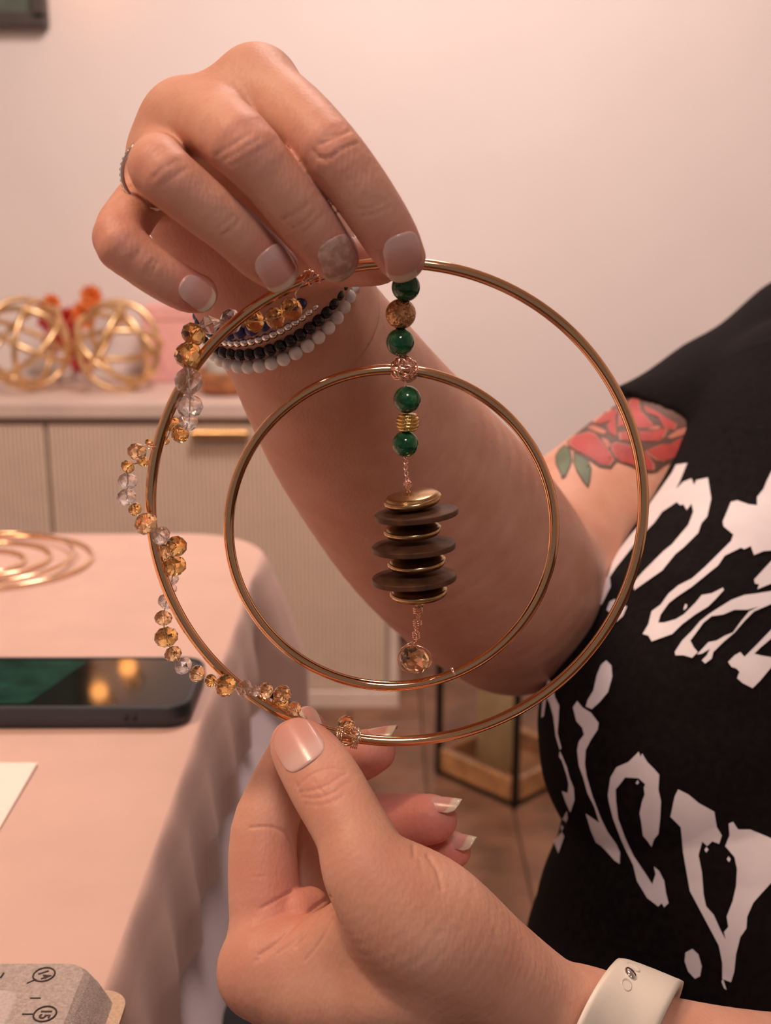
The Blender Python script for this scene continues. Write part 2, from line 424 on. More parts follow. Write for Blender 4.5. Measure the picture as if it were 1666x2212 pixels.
# objects on the sideboard
M['orb'] = mat('brushed_gold_strip', (0.80, 0.56, 0.30), 0.35, 1.0, noise=0.05)
def orb(px, py, rpx, word, seed):
    rnd = random.Random(seed)
    yy = YS+0.16
    c = on_y(px, py, yy); r = rpx/F*np.dot(c-CAM, FWD); c[2] = ztop + r + 0.002
    e = empty('wire_orb', (c[0], c[1], ztop), word, 'ornament', 'woven gold orbs on the sideboard')
    for i in range(5):
        zf = (i+0.5)/5; ph_ = i*2.4 + seed; n = Vector((math.sqrt(1-zf*zf)*math.cos(ph_), math.sqrt(1-zf*zf)*math.sin(ph_), zf))
        u = n.orthogonal().normalized(); v = n.cross(u)
        off = rnd.uniform(-0.35, 0.35)*r; rr = math.sqrt(r*r-off*off) - 0.004
        pts = [np.array(Vector(c) + n*off + (u*math.cos(a) + v*math.sin(a))*rr*(1+0.03*math.sin(2*a+i))) for a in np.linspace(0, 2*math.pi, 56, endpoint=False)]
        tube('band', pts, 0.0062, M['orb'], e, 8, True)
orb(56, 742, 100, 'woven gold wire orb on the sideboard, beside the red and orange flowers', 3)
orb(255, 762, 95, 'woven gold wire orb on the sideboard, between the flowers and the pink box', 11)

M['petal_red'] = mat('red_petal', (0.50, 0.025, 0.03), 0.5, noise=0.2, scale=60)
M['petal_orange'] = mat('orange_petal', (0.90, 0.20, 0.04), 0.5, noise=0.2, scale=60)
M['stem'] = mat('green_stem', (0.05, 0.14, 0.05), 0.6, noise=0.2)
M['vase'] = mat('white_vase', (0.75, 0.68, 0.64), 0.3)
vc = on_y(140, 850, YS+0.325)
fl = empty('flower_vase', (vc[0], YS+0.325, ztop), 'small white vase of red and orange silk flowers behind the gold orbs', 'flowers')
V, Fc = lathe_data([(0.02, 0), (0.028, 0.004), (0.034, 0.03), (0.026, 0.06), (0.02, 0.075), (0.017, 0.075), (0.017, 0.07)], 28)
mesh_obj('vase', [(x+vc[0], y+YS+0.325, z+ztop+0.001) for x, y, z in V], Fc, M['vase'], fl)
def blossom(px, py, rpx, m, n=9):
    c = on_y(px, py, YS+0.31); r = 1.25*rpx/F*np.dot(c-CAM, FWD)
    V, Fc = [], []
    for ring, (rr, tilt, cnt) in enumerate(((1.0, 0.25, n), (0.65, 0.75, n-2), (0.35, 1.15, 5))):
        for i in range(cnt):
            a = 2*math.pi*i/cnt + ring*0.3
            d = np.array([math.cos(a), 0, math.sin(a)]); s = np.array([-math.sin(a), 0, math.cos(a)]); o = np.array([0, -1.0, 0])
            b0 = len(V)
            for t in (0.0, 0.35, 0.7, 1.0):
                w = 0.36*math.sin(math.pi*min(1, 0.15+t*0.8))*rr*r
                ctr = c + (d*math.cos(tilt*t) + o*math.sin(tilt*t))*t*rr*r
                V += [ctr - s*w, ctr + o*0.05*r, ctr + s*w]
            for k in range(3):
                for q in range(2):
                    x = b0+k*3+q; Fc.append((x, x+1, x+4, x+3))
    mesh_obj('blossom', V, Fc, m, fl)
    tube('stalk', smooth_path([c+np.array([0, 0.01, 0]), (c+np.array([vc[0], YS+0.325, ztop+0.07]))/2+np.array([0, 0.02, 0]), np.array([vc[0], YS+0.325, ztop+0.05])], 6), 0.002, M['stem'], fl, 5)
for a in ((110, 690, 26, 'petal_red'), (120, 745, 24, 'petal_red'), (155, 725, 24, 'petal_red'), (182, 680, 26, 'petal_orange'), (198, 640, 22, 'petal_orange'), (112, 655, 18, 'petal_orange'), (165, 775, 26, 'petal_red'), (128, 790, 22, 'petal_red'), (150, 690, 24, 'petal_red'), (140, 760, 26, 'petal_red')):
    blossom(a[0], a[1], a[2], M[a[3]])
M['pinkbox'] = mat('pink_card', (0.80, 0.42, 0.38), 0.6, noise=0.04)
M['mint'] = mat('mint_glaze', (0.62, 0.66, 0.60), 0.3)
M['bowlwood'] = mat('brown_wood', (0.42, 0.17, 0.07), 0.45, noise=0.2, scale=40)
def from_px(px, yy): return on_y(px, 800, yy)[0]
a, b = from_px(322, YS+0.335), from_px(425, YS+0.335); zt = on_y(370, 655, YS+0.335)[2]
e = empty('pink_box', ((a+b)/2, YS+0.335, ztop), 'pink cardboard box on the sideboard behind the bracelets', 'box')
box('base', ((a+b)/2, YS+0.335, (ztop+zt)/2-0.008), (b-a, 0.10, zt-ztop-0.018), M['pinkbox'], e, 0.003)
box('lid', ((a+b)/2, YS+0.335, zt-0.018), (b-a+0.006, 0.106, 0.03), M['pinkbox'], e, 0.003)
bc = on_y(487, 868, YS+0.12); br = 70/F*np.dot(bc-CAM, FWD)
e = empty('wooden_bowl', (bc[0], YS+0.12, ztop), 'shallow brown wooden bowl on the sideboard behind the wrist', 'bowl')
V, Fc = lathe_data([(br*0.55, 0), (br*0.8, 0.012), (br, 0.048), (br*0.96, 0.05), (br*0.75, 0.02), (br*0.3, 0.012)], 40)
mesh_obj('bowl', [(x+bc[0], y+YS+0.12, z+ztop+0.001) for x, y, z in V], Fc, M['bowlwood'], e)
e = empty('mint_cup', (bc[0]-0.01, YS+0.12, ztop+0.013), 'small pale mint cup standing in the wooden bowl', 'cup')
V, Fc = lathe_data([(0.018, 0), (0.024, 0.005), (0.029, 0.055), (0.030, 0.075), (0.027, 0.075), (0.025, 0.05), (0.01, 0.012)], 32)
mesh_obj('cup', [(x+bc[0]-0.012, y+YS+0.12, z+ztop+0.014) for x, y, z in V], Fc, M['mint'], e)

# ================================================================== LANTERN AND CANDLE
M['lant_wood'] = mat('lantern_wood', (0.44, 0.22, 0.09), 0.5, noise=0.15, scale=30)
M['lant_black'] = mat('lantern_metal', (0.015, 0.014, 0.014), 0.4, 0.6)
M['wax'] = mat('cream_wax', (0.72, 0.55, 0.28), 0.45, noise=0.04, Subsurface_Weight=0.2, Subsurface_Scale=0.02)
n0 = on_z(1112, 1745, 0.004)[:2]; l0 = on_z(948, 1672, 0.004)[:2]
ex = np.array(l0)-np.array(n0); W = float(np.linalg.norm(ex)); ex /= W
ey = np.array([-ex[1], ex[0]]); ey = ey if ey[1] > 0 else -ey
cen = np.array(n0) + ex*W/2 + ey*W/2
rzL = math.atan2(ex[1], ex[0])
lan = empty('floor_lantern', (cen[0], cen[1], 0.004), 'wooden floor lantern with thin black posts and glass sides', 'lantern')
def L2(u, v): return np.array(n0) + ex*u*W + ey*v*W
Hb = 0.045; HL = 0.40
q = L2(0.5, 0.5); box('floor_board', (q[0], q[1], 0.012), (W*0.94, W*0.94, 0.012), M['lant_wood'], lan, rz=rzL)
for u, v, su, sv in ((0.5, 0.04, 1, 0.09), (0.5, 0.96, 1, 0.09), (0.04, 0.5, 0.09, 0.82), (0.96, 0.5, 0.09, 0.82)):
    q = L2(u, v); box('base_rail', (q[0], q[1], 0.004+Hb/2+0.008), (W*su, W*sv, Hb), M['lant_wood'], lan, 0.003, rz=rzL)
    q = L2(u, v); box('top_rail', (q[0], q[1], HL), (W*su, W*sv, 0.03), M['lant_wood'], lan, 0.003, rz=rzL)
for u in (0.0, 1.0):
    for v in (0.0, 1.0):
        q = L2(u, v); box('post', (q[0], q[1], HL/2+0.006), (0.010, 0.010, HL), M['lant_black'], lan, 0.001, rz=rzL)
for u, v, su, sv in ((0.5, 0.012, 0.9, 0.012), (0.012, 0.5, 0.012, 0.9)):
    q = L2(u, v); box('pane', (q[0], q[1], 0.057+(HL-0.075)/2), (W*su, W*sv, HL-0.075), M['pane'], lan, rz=rzL)
for u, v in ((0.5, 0.0), (0.0, 0.5)):
    q = L2(u, v); box('foot_strip', (q[0], q[1], 0.008), (W*(1.04 if v == 0 else 0.02), W*(0.02 if v == 0 else 1.04), 0.008), M['lant_black'], lan, rz=rzL)
cz = cen + ex*0.02 - ey*0.005
cr = 0.040
can = empty('pillar_candle', (cz[0], cz[1], 0.02), 'thick cream pillar candle standing inside the floor lantern', 'candle')
V, Fc = lathe_data([(cr*0.97, 0), (cr, 0.003), (cr, 0.20), (cr*0.95, 0.206), (cr*0.75, 0.204), (cr*0.3, 0.196)], 36)
mesh_obj('wax_body', [(x+cz[0], y+cz[1], z+0.0185) for x, y, z in V], Fc, M['wax'], can)
tube('wick', [(cz[0], cz[1], 0.21), (cz[0]+0.001, cz[1], 0.222), (cz[0]+0.003, cz[1], 0.232)], 0.0012, M['blackbead'], can)

# ================================================================== TABLE AND CLOTH
ZT = 0.75
M['cloth'] = mat('pale_pink_cloth', (0.61, 0.41, 0.335), 0.85, noise=0.02, scale=20, bump=0.12, bscale=1800, Sheen_Weight=0.08)
XE = -0.104; YF = 1.02; XLft = -0.95; YN = 0.10; RC = 0.07
M['tablewood'] = mat('table_wood', (0.4, 0.26, 0.16), 0.5, noise=0.15)
tb = empty('table', ((XE+XLft)/2, (YF+YN)/2, 0.004), 'table hidden under a pale pink cloth, only its outline showing', 'table')
box('tabletop', ((XE+XLft)/2, (YF+YN)/2, ZT-0.017), (XE-XLft-0.02, YF-YN-0.02, 0.028), M['tablewood'], tb)
for lx in (XE-0.08, XLft+0.08):
    for ly in (YN+0.08, YF-0.08):
        box('leg', (lx, ly, (ZT-0.03)/2+0.003), (0.05, 0.05, ZT-0.036), M['tablewood'], tb, 0.003)
def edge_pts():                                       # outline of the cloth's top, near right -> far right corner -> far left
    pts = []
    for t in np.linspace(0, 1, 70): pts.append((XE, YN + (YF-RC-YN)*t, 1.0, 0.0))
    for a in np.linspace(0, math.pi/2, 30)[1:]: pts.append((XE-RC+RC*math.cos(a), YF-RC+RC*math.sin(a), math.cos(a), math.sin(a)))
    for t in np.linspace(0, 1, 50)[1:]: pts.append((XE-RC + (XLft-XE+RC)*t, YF, 0.0, 1.0))
    return pts
E = edge_pts(); NS = len(E); NT = 34
V, Fc = [], []
arc = [0.0]
for i in range(1, NS): arc.append(arc[-1] + math.hypot(E[i][0]-E[i-1][0], E[i][1]-E[i-1][1]))
Lc = arc[69]; Ltot = arc[-1]
def drape(depth, top_gap, amp, wave, corner_out, corner_drop):
    V = []
    for t in range(NT+1):
        u = t/NT
        for i, (x, y, nx, ny) in enumerate(E):
            s_ = arc[i]; dc = s_ - Lc
            corner = math.exp(-((dc-0.055)/0.085)**2)
            drop = u*(depth + corner_drop*corner)
            g = min(1, u*1.5)
            f = (0.5+0.5*math.sin(s_*wave + 1.1*math.sin(s_*17)))**2
            flare = top_gap*(1-math.exp(-drop*60)) + amp*f*g + corner_out*corner*g*(0.75+0.35*math.sin(dc*60+0.6))
            flare -= 0.016*math.exp(-((dc+0.075)/0.03)**2)*g
            V.append((x + nx*flare, y + ny*flare, ZT + 0.003 - drop*(min(1, drop*45+0.25))))
    return V
V = drape(0.072, 0.008, 0.007, 92, 0.036, 0.10)
for t in range(NT):
    for i in range(NS-1):
        a = t*NS+i; Fc.append((a, a+1, a+NS+1, a+NS))
# flat top as a fan grid towards the inside
ins = []
for k in range(1, 9):
    f = k/8
    row = []
    for (x, y, nx, ny) in E:
        xi = x + (XLft-x)*f; row.append(len(V)); 
        V.append((xi, y, ZT + 0.003 + 0.0006*math.sin(x*31+y*23)*(f < 0.99)))
    ins.append(row)
prev = list(range(NS))
for row in ins:
    for i in range(NS-1): Fc.append((prev[i+1], prev[i], row[i], row[i+1]))
    prev = row
cl = mesh_obj('tablecloth', V, Fc, M['cloth'])
tag(cl, 'pale pink tablecloth on the table, its short edge hanging in soft folds', 'tablecloth')
M['lilac'] = mat('lilac_cloth', (0.60, 0.50, 0.515), 0.85, noise=0.02, scale=20, bump=0.1, bscale=1500)
V2 = []
for t in range(NT+1):
    for i, (x, y, nx, ny) in enumerate(E):
        dr = 0.012 + 0.19*t/NT; q_ = min(1, max(0, (dr-0.06)/0.10)); q_ = q_*q_*(3-2*q_)
        cn = math.exp(-((arc[i]-Lc-0.055)/0.10)**2)
        fl = -0.012 + q_*(0.034 + 0.008*math.sin(arc[i]*20+0.8) + 0.016*cn)
        V2.append((x + nx*fl, y + ny*fl, ZT - dr))
F2 = [(t*NS+i, t*NS+i+1, (t+1)*NS+i+1, (t+1)*NS+i) for t in range(NT) for i in range(NS-1)]
uc = mesh_obj('under_cloth', V2, F2, M['lilac']); tag(uc, 'plain lilac under-cloth hanging below the edge of the pink tablecloth', 'cloth')

# ------------------------------------------------------------------ phone
ZC = ZT + 0.0035
M['case'] = mat('phone_case', (0.028, 0.034, 0.042), 0.42, noise=0.05)
M['screen'] = mat('phone_screen', (0.004, 0.005, 0.005), 0.05, noise=0.2, Specular_IOR_Level=0.22)
M['bezel'] = mat('phone_bezel', (0.006, 0.006, 0.007), 0.2)
fr = on_z(392, 1583, ZC); H = 0.0125
ftop = on_z(398, 1528, ZC+H); btop = on_z(432, 1418, ZC+H)
x1, y0, y1 = ftop[0]+0.002, ftop[1], btop[1]
x0 = x1 - 0.150
def rrect(x0, x1, y0, y1, r, n=8):
    pts = []
    for (cx_, cy_, a0) in ((x1-r, y1-r, 0), (x0+r, y1-r, 90), (x0+r, y0+r, 180), (x1-r, y0+r, 270)):
        for k in range(n+1):
            a = math.radians(a0 + 90*k/n); pts.append((cx_+r*math.cos(a), cy_+r*math.sin(a)))
    return pts
def stack(name, layers, m, parent, smooth=False):
    V, Fc = [], []
    n = len(layers[0][0])
    for pts, z in layers: V += [(x, y, z) for x, y in pts]
    for i in range(len(layers)-1):
        for k in range(n):
            k2 = (k+1) % n; Fc.append((i*n+k, i*n+k2, (i+1)*n+k2, (i+1)*n+k))
    Fc.append(tuple(range(n-1, -1, -1))); Fc.append(tuple((len(layers)-1)*n+k for k in range(n)))
    return mesh_obj(name, V, Fc, m, parent, smooth)
ph = empty('phone', ((x0+x1)/2, (y0+y1)/2, ZC), 'black phone in a dark case lying face up on the pink cloth', 'phone')
rr = 0.013
def R_(d, r=None): return rrect(x0+d, x1-d, y0+d, y1-d, (r or rr) - d*0.5)
stack('case', [(R_(0.002), ZC), (R_(0.0004), ZC+0.002), (R_(0), ZC+0.005), (R_(0.0003), ZC+H-0.001), (R_(0.001), ZC+H), (R_(0.0022), ZC+H), (R_(0.0026), ZC+H-0.0014)], M['case'], ph)
sc = stack('screen', [(R_(0.0027), ZC+H-0.003), (R_(0.0027), ZC+H-0.0008), (R_(0.0035), ZC+H-0.0005)], M['screen'], ph)
M['green_reflection'] = mat('painted_green_reflection', (0.004, 0.02, 0.014), 0.06, noise=0.5, scale=60)
_b = M['green_reflection'].node_tree.nodes['Principled BSDF']; _b.inputs['Emission Color'].default_value = (0.01, 0.13, 0.075, 1); _b.inputs['Emission Strength'].default_value = 0.12  # green reflection in the glass, painted as a faintly glowing patch
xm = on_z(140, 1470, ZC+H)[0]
refl = mesh_obj('green_reflection', [(x0+0.008, y0+0.006, ZC+H-0.0003), (xm-0.012, y0+0.006, ZC+H-0.0003), (xm+0.006, y1-0.006, ZC+H-0.0003), (x0+0.008, y1-0.006, ZC+H-0.0003)], [(0, 1, 2, 3)], M['green_reflection'], sc)
refl['label'] = 'dark green reflection painted on part of the screen'
for px in (270, 288):
    q = on_z(px, 1557, ZC+0.006)
    V, Fc = lathe_data([(0.0014, 0), (0.0014, 0.0006)], 12)
    mesh_obj('speaker_hole', [(q[0]+x, y0-0.0002-z, ZC+0.0062+y) for x, y, z in V], Fc, M['blackbead'], ph)

# ------------------------------------------------------------------ paper card
M['paper'] = mat('white_card', (0.86, 0.78, 0.70), 0.55, noise=0.01)
a = on_z(81, 1652, ZC); b = on_z(0, 1792, ZC)
d = np.array(b)-np.array(a); d /= np.linalg.norm(d)
a2 = np.array(a); b2 = a2 + d*0.16; left = np.array([-0.14, 0.0, 0])
card = [a2, b2, b2+left, a2+left]
V = [(*c[:2], ZC+0.0002) for c in card] + [(*c[:2], ZC+0.0012) for c in card]
o = mesh_obj('paper_card', V, [(0, 1, 2, 3), (7, 6, 5, 4), (0, 4, 5, 1), (1, 5, 6, 2), (2, 6, 7, 3), (3, 7, 4, 0)], M['paper'], smooth=False)
tag(o, 'plain white card lying on the tablecloth in front of the phone', 'card')

# ------------------------------------------------------------------ loose gold hoops on the table
M['hoop_table'] = mat('pale_gold', (0.96, 0.66, 0.42), 0.2, 1.0, noise=0.03)
hc = on_z(-6, 1216, ZC)
zz = ZC + 0.0018
for R, dx, dy, w in ((0.0745, 0, 0, 'widest'), (0.050, -0.010, 0.004, 'middle-sized'), (0.034, -0.012, -0.004, 'smallest')):
    pts = [(hc[0]+dx+R*math.cos(t), hc[1]+dy+R*math.sin(t), zz) for t in np.linspace(0, 2*math.pi, 90, endpoint=False)]
    o = tube('wire_hoop', pts, 0.0016, M['hoop_table'], None, 10, True)
    tag(o, '%s of the loose gold wire hoops lying flat on the pink cloth' % w, 'hoop', 'loose gold hoops on the cloth')
R = 0.066
pts = [(hc[0]-0.006+R*math.cos(t), hc[1]-0.002+R*math.sin(t), zz+0.0036+0.002*math.sin(t)) for t in np.linspace(0, 2*math.pi, 90, endpoint=False)]
o = tube('wire_hoop', pts, 0.0016, M['hoop_table'], None, 10, True)
tag(o, 'second widest loose gold wire hoop, resting on the others on the pink cloth', 'hoop', 'loose gold hoops on the cloth')

# ------------------------------------------------------------------ bead board with its printed scale
M['flock'] = mat('grey_flock', (0.43, 0.36, 0.32), 0.95, noise=0.10, scale=900, bump=0.6, bscale=2500)
M['flock_lip'] = mat('tan_flock', (0.52, 0.37, 0.26), 0.95, noise=0.08, scale=900, bump=0.5, bscale=2500)
M['ink'] = mat('black_ink', (0.035, 0.022, 0.018), 0.7)
HB = 0.016
tr = on_z(196, 2078, ZC+HB)
bx1, by1 = tr[0], tr[1]; bx0 = bx1 - 0.16; by0 = by1 - 0.20
lipc = on_z(281, 2140, ZC+0.002)
bd = empty('bead_board', ((bx0+bx1)/2, (by0+by1)/2, ZC), 'grey flocked bead board with circled numbers along its rim', 'board')
stack('rim', [(rrect(bx0, bx1+0.009, by0, by1, 0.006), ZC+0.0005), (rrect(bx0, bx1+0.004, by0, by1, 0.006), ZC+HB*0.6), (rrect(bx0, bx1+0.001, by0, by1, 0.007), ZC+HB-0.002), (rrect(bx0, bx1-0.001, by0, by1-0.001, 0.007), ZC+HB)], M['flock'], bd)
stack('base_lip', [(rrect(bx0+0.02, lipc[0], by0-0.04, lipc[1], 0.009), ZC+0.0002), (rrect(bx0+0.02, lipc[0], by0-0.04, lipc[1], 0.009), ZC+0.0022)], M['flock_lip'], bd)
a_ = on_z(46, 2139, ZC+HB)
stack('groove_floor', [(rrect(bx0+0.01, a_[0], by0+0.02, a_[1], 0.006), ZC+HB+0.00001), (rrect(bx0+0.0105, a_[0]-0.0005, by0+0.0205, a_[1]-0.0005, 0.006), ZC+HB+0.00025)], mat('pale_flock', (0.47, 0.40, 0.38), 0.95, noise=0.06, scale=900), bd)
zi = ZC + HB + 0.0002
def ink_line(pa, pb, w):
    a = on_z(*pa, zi); b = on_z(*pb, zi); tubes_pts = [a, b]
    tube('printed_tick', tubes_pts, w, M['ink'], bd, 5)
ink_line((58, 2124), (78, 2115), 0.00022); ink_line((65, 2156), (88, 2156), 0.00022); ink_line((48, 2190.5), (74, 2190.5), 0.00022); ink_line((1, 2112), (8, 2102), 0.0003)
def circled(txt, px, py, rot):
    c = on_z(px, py, zi)
    R = 0.0037
    pts = [(c[0]+R*math.cos(t), c[1]+R*1.05*math.sin(t), zi) for t in np.linspace(0, 2*math.pi, 40, endpoint=False)]
    tube('printed_circle', pts, 0.0003, M['ink'], bd, 5, True)
    cu = bpy.data.curves.new('printed_number', 'FONT'); cu.body = txt; cu.size = 0.0052; cu.align_x = 'CENTER'; cu.align_y = 'CENTER'; cu.extrude = 0.00005; cu.offset = 0.00008
    to = bpy.data.objects.new('tmp', cu); col.objects.link(to)
    dg = bpy.context.evaluated_depsgraph_get(); me = bpy.data.meshes.new_from_object(to.evaluated_get(dg))
    bpy.data.objects.remove(to)
    me.materials.clear(); me.materials.append(M['ink'])
    o = bpy.data.objects.new('printed_number', me); col.objects.link(o)
    o.matrix_basis = Matrix.Translation(Vector((c[0], c[1], zi))) @ Matrix.Rotation(rot, 4, 'Z')
    adopt(o, bd)
circled('14', 95, 2105, math.radians(-58)); circled('15', 97, 2190, math.radians(-90))

# ================================================================== SIGNED DISTANCE BODY
def smin(a, b, k):
    h = np.maximum(k - np.abs(a-b), 0.0)/k
    return np.minimum(a, b) - h*h*k*0.25
class Chain:
    """a limb: joints with radii, smoothed into a tapering tube"""
    def __init__(self, joints, k=0.003, n=3):
        J4 = np.array([[*j[0], j[1]] for j in joints])
        S4 = smooth_path(J4, n) if len(J4) > 2 else J4
        self.j = J4[:, :3]; self.jr = J4[:, 3]
        self.p = S4[:, :3]; self.r = S4[:, 3]
        self.c = (self.p.min(0)+self.p.max(0))/2
        self.R = float(max(np.linalg.norm(self.p-self.c, axis=1)+self.r))
        A = (self.p[:-1]-self.c).astype(np.float32); B = (self.p[1:]-self.c).astype(np.float32)
        self.A, self.BA = A, B-A
        self.l2 = (self.BA**2).sum(1) + 1e-12; self.aba = (A*self.BA).sum(1); self.a2 = (A**2).sum(1)
        self.r0 = self.r[:-1].astype(np.float32); self.dr = (self.r[1:]-self.r[:-1]).astype(np.float32)
    def __call__(self, X):
        Z = X - self.c
        dc = np.sqrt((Z*Z).sum(1)) - self.R
        near = dc < 0.02
        out = dc + 0.012
        if near.any():
            Y = Z[near].astype(np.float32); res = np.empty(len(Y))
            for s in range(0, len(Y), 150000):
                y = Y[s:s+150000]
                dot = y @ self.BA.T - self.aba
                h = np.clip(dot/self.l2, 0, 1)
                d2 = (y*y).sum(1)[:, None] - 2*(y @ self.A.T) + self.a2 - 2*h*dot + h*h*self.l2
                res[s:s+150000] = (np.sqrt(np.maximum(d2, 0)) - (self.r0 + self.dr*h)).min(1)
            out[near] = res
        return out
def J(px, py, d, rpx): return (P(px, py, d), rpx*d/F)
def CH(*js, k=0.003, n=3): return Chain([J(*j) for j in js], k, n)

# ---- right hand (holds the top of the hoop)
R_fingers = [
    CH((555, 187, .343, 77), (636, 249, .328, 74), (708, 320, .316, 69), (762, 387, .316, 66), (810, 458, .3185, 64), (845, 515, .3225, 60), (868, 556, .3265, 52)),
    CH((402, 262, .354, 78), (462, 270, .332, 76), (520, 312, .315, 74), (588, 386, .3155, 66), (653, 468, .319, 64), (698, 524, .3235, 59), (724, 554, .327, 53)),
    CH((352, 330, .360, 66), (348, 350, .338, 62), (346, 367, .318, 66), (420, 430, .318, 62), (502, 497, .322, 57), (560, 550, .327, 55), (596, 578, .330, 49)),
    CH((340, 402, .366, 60), (300, 440, .350, 55), (258, 514, .330, 58), (300, 560, .3285, 53), (352, 598, .330, 50), (400, 626, .3325, 47), (428, 634, .334, 42)),
]
R_thumb = CH((590, 560, .392, 90), (640, 560, .382, 70), (720, 563, .366, 58), (800, 570, .355, 48), (822, 570, .353, 44))
R_palm = [
    CH((555, 190, .345, 72), (590, 380, .372, 105), (615, 560, .396, 120), k=0.01),
    CH((405, 268, .357, 76), (500, 420, .378, 105), (605, 570, .398, 120), k=0.01),
    CH((360, 335, .363, 66), (470, 450, .380, 100), (595, 585, .398, 120), k=0.01),
    CH((345, 405, .368, 58), (440, 500, .382, 90), (560, 600, .398, 120), k=0.01),
    CH((552, 205, .346, 66), (480, 240, .347, 62), (410, 270, .354, 70), k=0.01),
    CH((590, 268, .339, 46), (520, 250, .336, 52), (450, 268, .340, 60), k=0.01),
]
R_arm = CH((590, 560, .393, 150), (603, 648, .400, 160), (655, 717, .415, 182), (735, 845, .445, 205), (820, 965, .478, 224), (950, 1120, .522, 240), (1060, 1240, .556, 226), (1108, 1300, .580, 190), n=6)
R_upper = CH((1112, 1300, .585, 186), (1215, 1205, .622, 196), (1355, 1094, .665, 194), (1500, 985, .715, 186), (1660, 880, .77, 180), k=0.012)
def right_hand(X):
    palm = R_palm[0](X)
    for c in R_palm[1:]: palm = smin(palm, c(X), 0.012)
    palm = smin(palm, R_arm(X), 0.014)
    th = smin(palm, R_thumb(X), 0.010)
    d = th
    for f in R_fingers: d = smin(d, smin(palm, f(X), 0.006), 0.0012)
    return d
def right_arm(X):
    return smin(R_arm(X), R_upper(X), 0.012)

# ---- left hand (holds the bottom of the hoop)
L_thumb = CH((636, 1606, .3645, 52), (652, 1620, .363, 66), (676, 1650, .3600, 76), (708, 1702, .354, 81), (762, 1798, .345, 83), (806, 1892, .340, 104), (915, 1995, .343, 146), (1040, 2090, .350, 130), (1150, 2165, .358, 116), (1250, 2225, .366, 108), n=9)
L_fingers = [
    CH((592, 2085, .374, 88), (572, 1940, .378, 78), (570, 1800, .384, 72), (600, 1712, .388, 66), (630, 1640, .388, 58), (655, 1590, .3865, 48), (664, 1577, .386, 42)),
    CH((650, 2070, .392, 88), (645, 1930, .400, 74), (650, 1800, .408, 70), (700, 1715, .412, 64), (742, 1652, .408, 58), (786, 1630, .402, 53), (808, 1622, .401, 47)),
    CH((690, 2060, .408, 80), (690, 1930, .415, 70), (710, 1820, .418, 66), (790, 1775, .414, 60), (870, 1772, .406, 58), (925, 1770, .400, 54), (938, 1769, .399, 50)),
    CH((730, 2050, .424, 74), (740, 1950, .428, 62), (780, 1860, .428, 56), (860, 1835, .420, 50), (930, 1836, .412, 46), (968, 1836, .408, 43), (978, 1836, .407, 40)),
]
L_palm = [
    CH((594, 2090, .374, 92), (780, 2150, .374, 130), (1000, 2200, .372, 128), (1220, 2240, .370, 105), k=0.012),
    CH((650, 2075, .392, 88), (850, 2130, .390, 130), (1050, 2190, .384, 118), (1220, 2240, .374, 100), k=0.012),
    CH((700, 2060, .414, 80), (900, 2130, .404, 120), (1100, 2200, .392, 108), (1220, 2244, .378, 95), k=0.012),
    CH((575, 2068, .366, 66), (690, 2040, .360, 58), (800, 1985, .349, 70), k=0.012),     # web between thumb and index finger
    CH((560, 2110, .371, 62), (700, 2140, .362, 96), (900, 2110, .352, 130), k=0.012),
]
L_bulge = CH((640, 1965, .374, 44), (668, 1960, .378, 44), k=0.004)
L_arm = CH((1160, 2215, .366, 104), (1267, 2252, .369, 126), (1360, 2282, .372, 146), (1450, 2314, .375, 150), (1666, 2366, .388, 168), (2050, 2440, .45, 210), (2350, 2420, .50, 215), n=6)
L_upper = CH((2350, 2420, .50, 215), (2380, 1900, .60, 215), (2380, 1400, .70, 210), (2300, 1050, .78, 210), k=0.012)
def left_hand(X):
    palm = L_palm[0](X)
    for c in L_palm[1:]: palm = smin(palm, c(X), 0.012)
    palm = smin(palm, L_arm(X), 0.014)
    d = smin(palm, L_thumb(X), 0.007)
    d = smin(d, smin(palm, L_bulge(X), 0.004), 0.001)
    for f in L_fingers: d = smin(d, smin(palm, f(X), 0.005), 0.0012)
    return d
def left_arm(X): return smin(L_arm(X), L_upper(X), 0.012)
TORSO = [
    CH((1790, 990, .690, 312), (1640, 1270, .622, 322), (1478, 1560, .558, 308), (1560, 1770, .560, 342), (1575, 2110, .56, 435), (1650, 2500, .58, 520), k=0.03),
    CH((2350, 1000, .80, 285), (2200, 1300, .70, 340), (2100, 1650, .64, 430), (2100, 2110, .62, 470), (2050, 2500, .62, 540), k=0.03),
    CH((1800, 1000, .75, 300), (2300, 1000, .82, 300), k=0.03), CH((1700, 1650, .64, 330), (2100, 1650, .68, 400), k=0.03),
]
def torso(X):
    d = TORSO[0](X)
    for c in TORSO[1:]: d = smin(d, c(X), 0.05)
    return d
def arms_core(X):
    d = smin(right_arm(X), left_arm(X), 0.002)
    return smin(d, torso(X) + 0.012, 0.004)

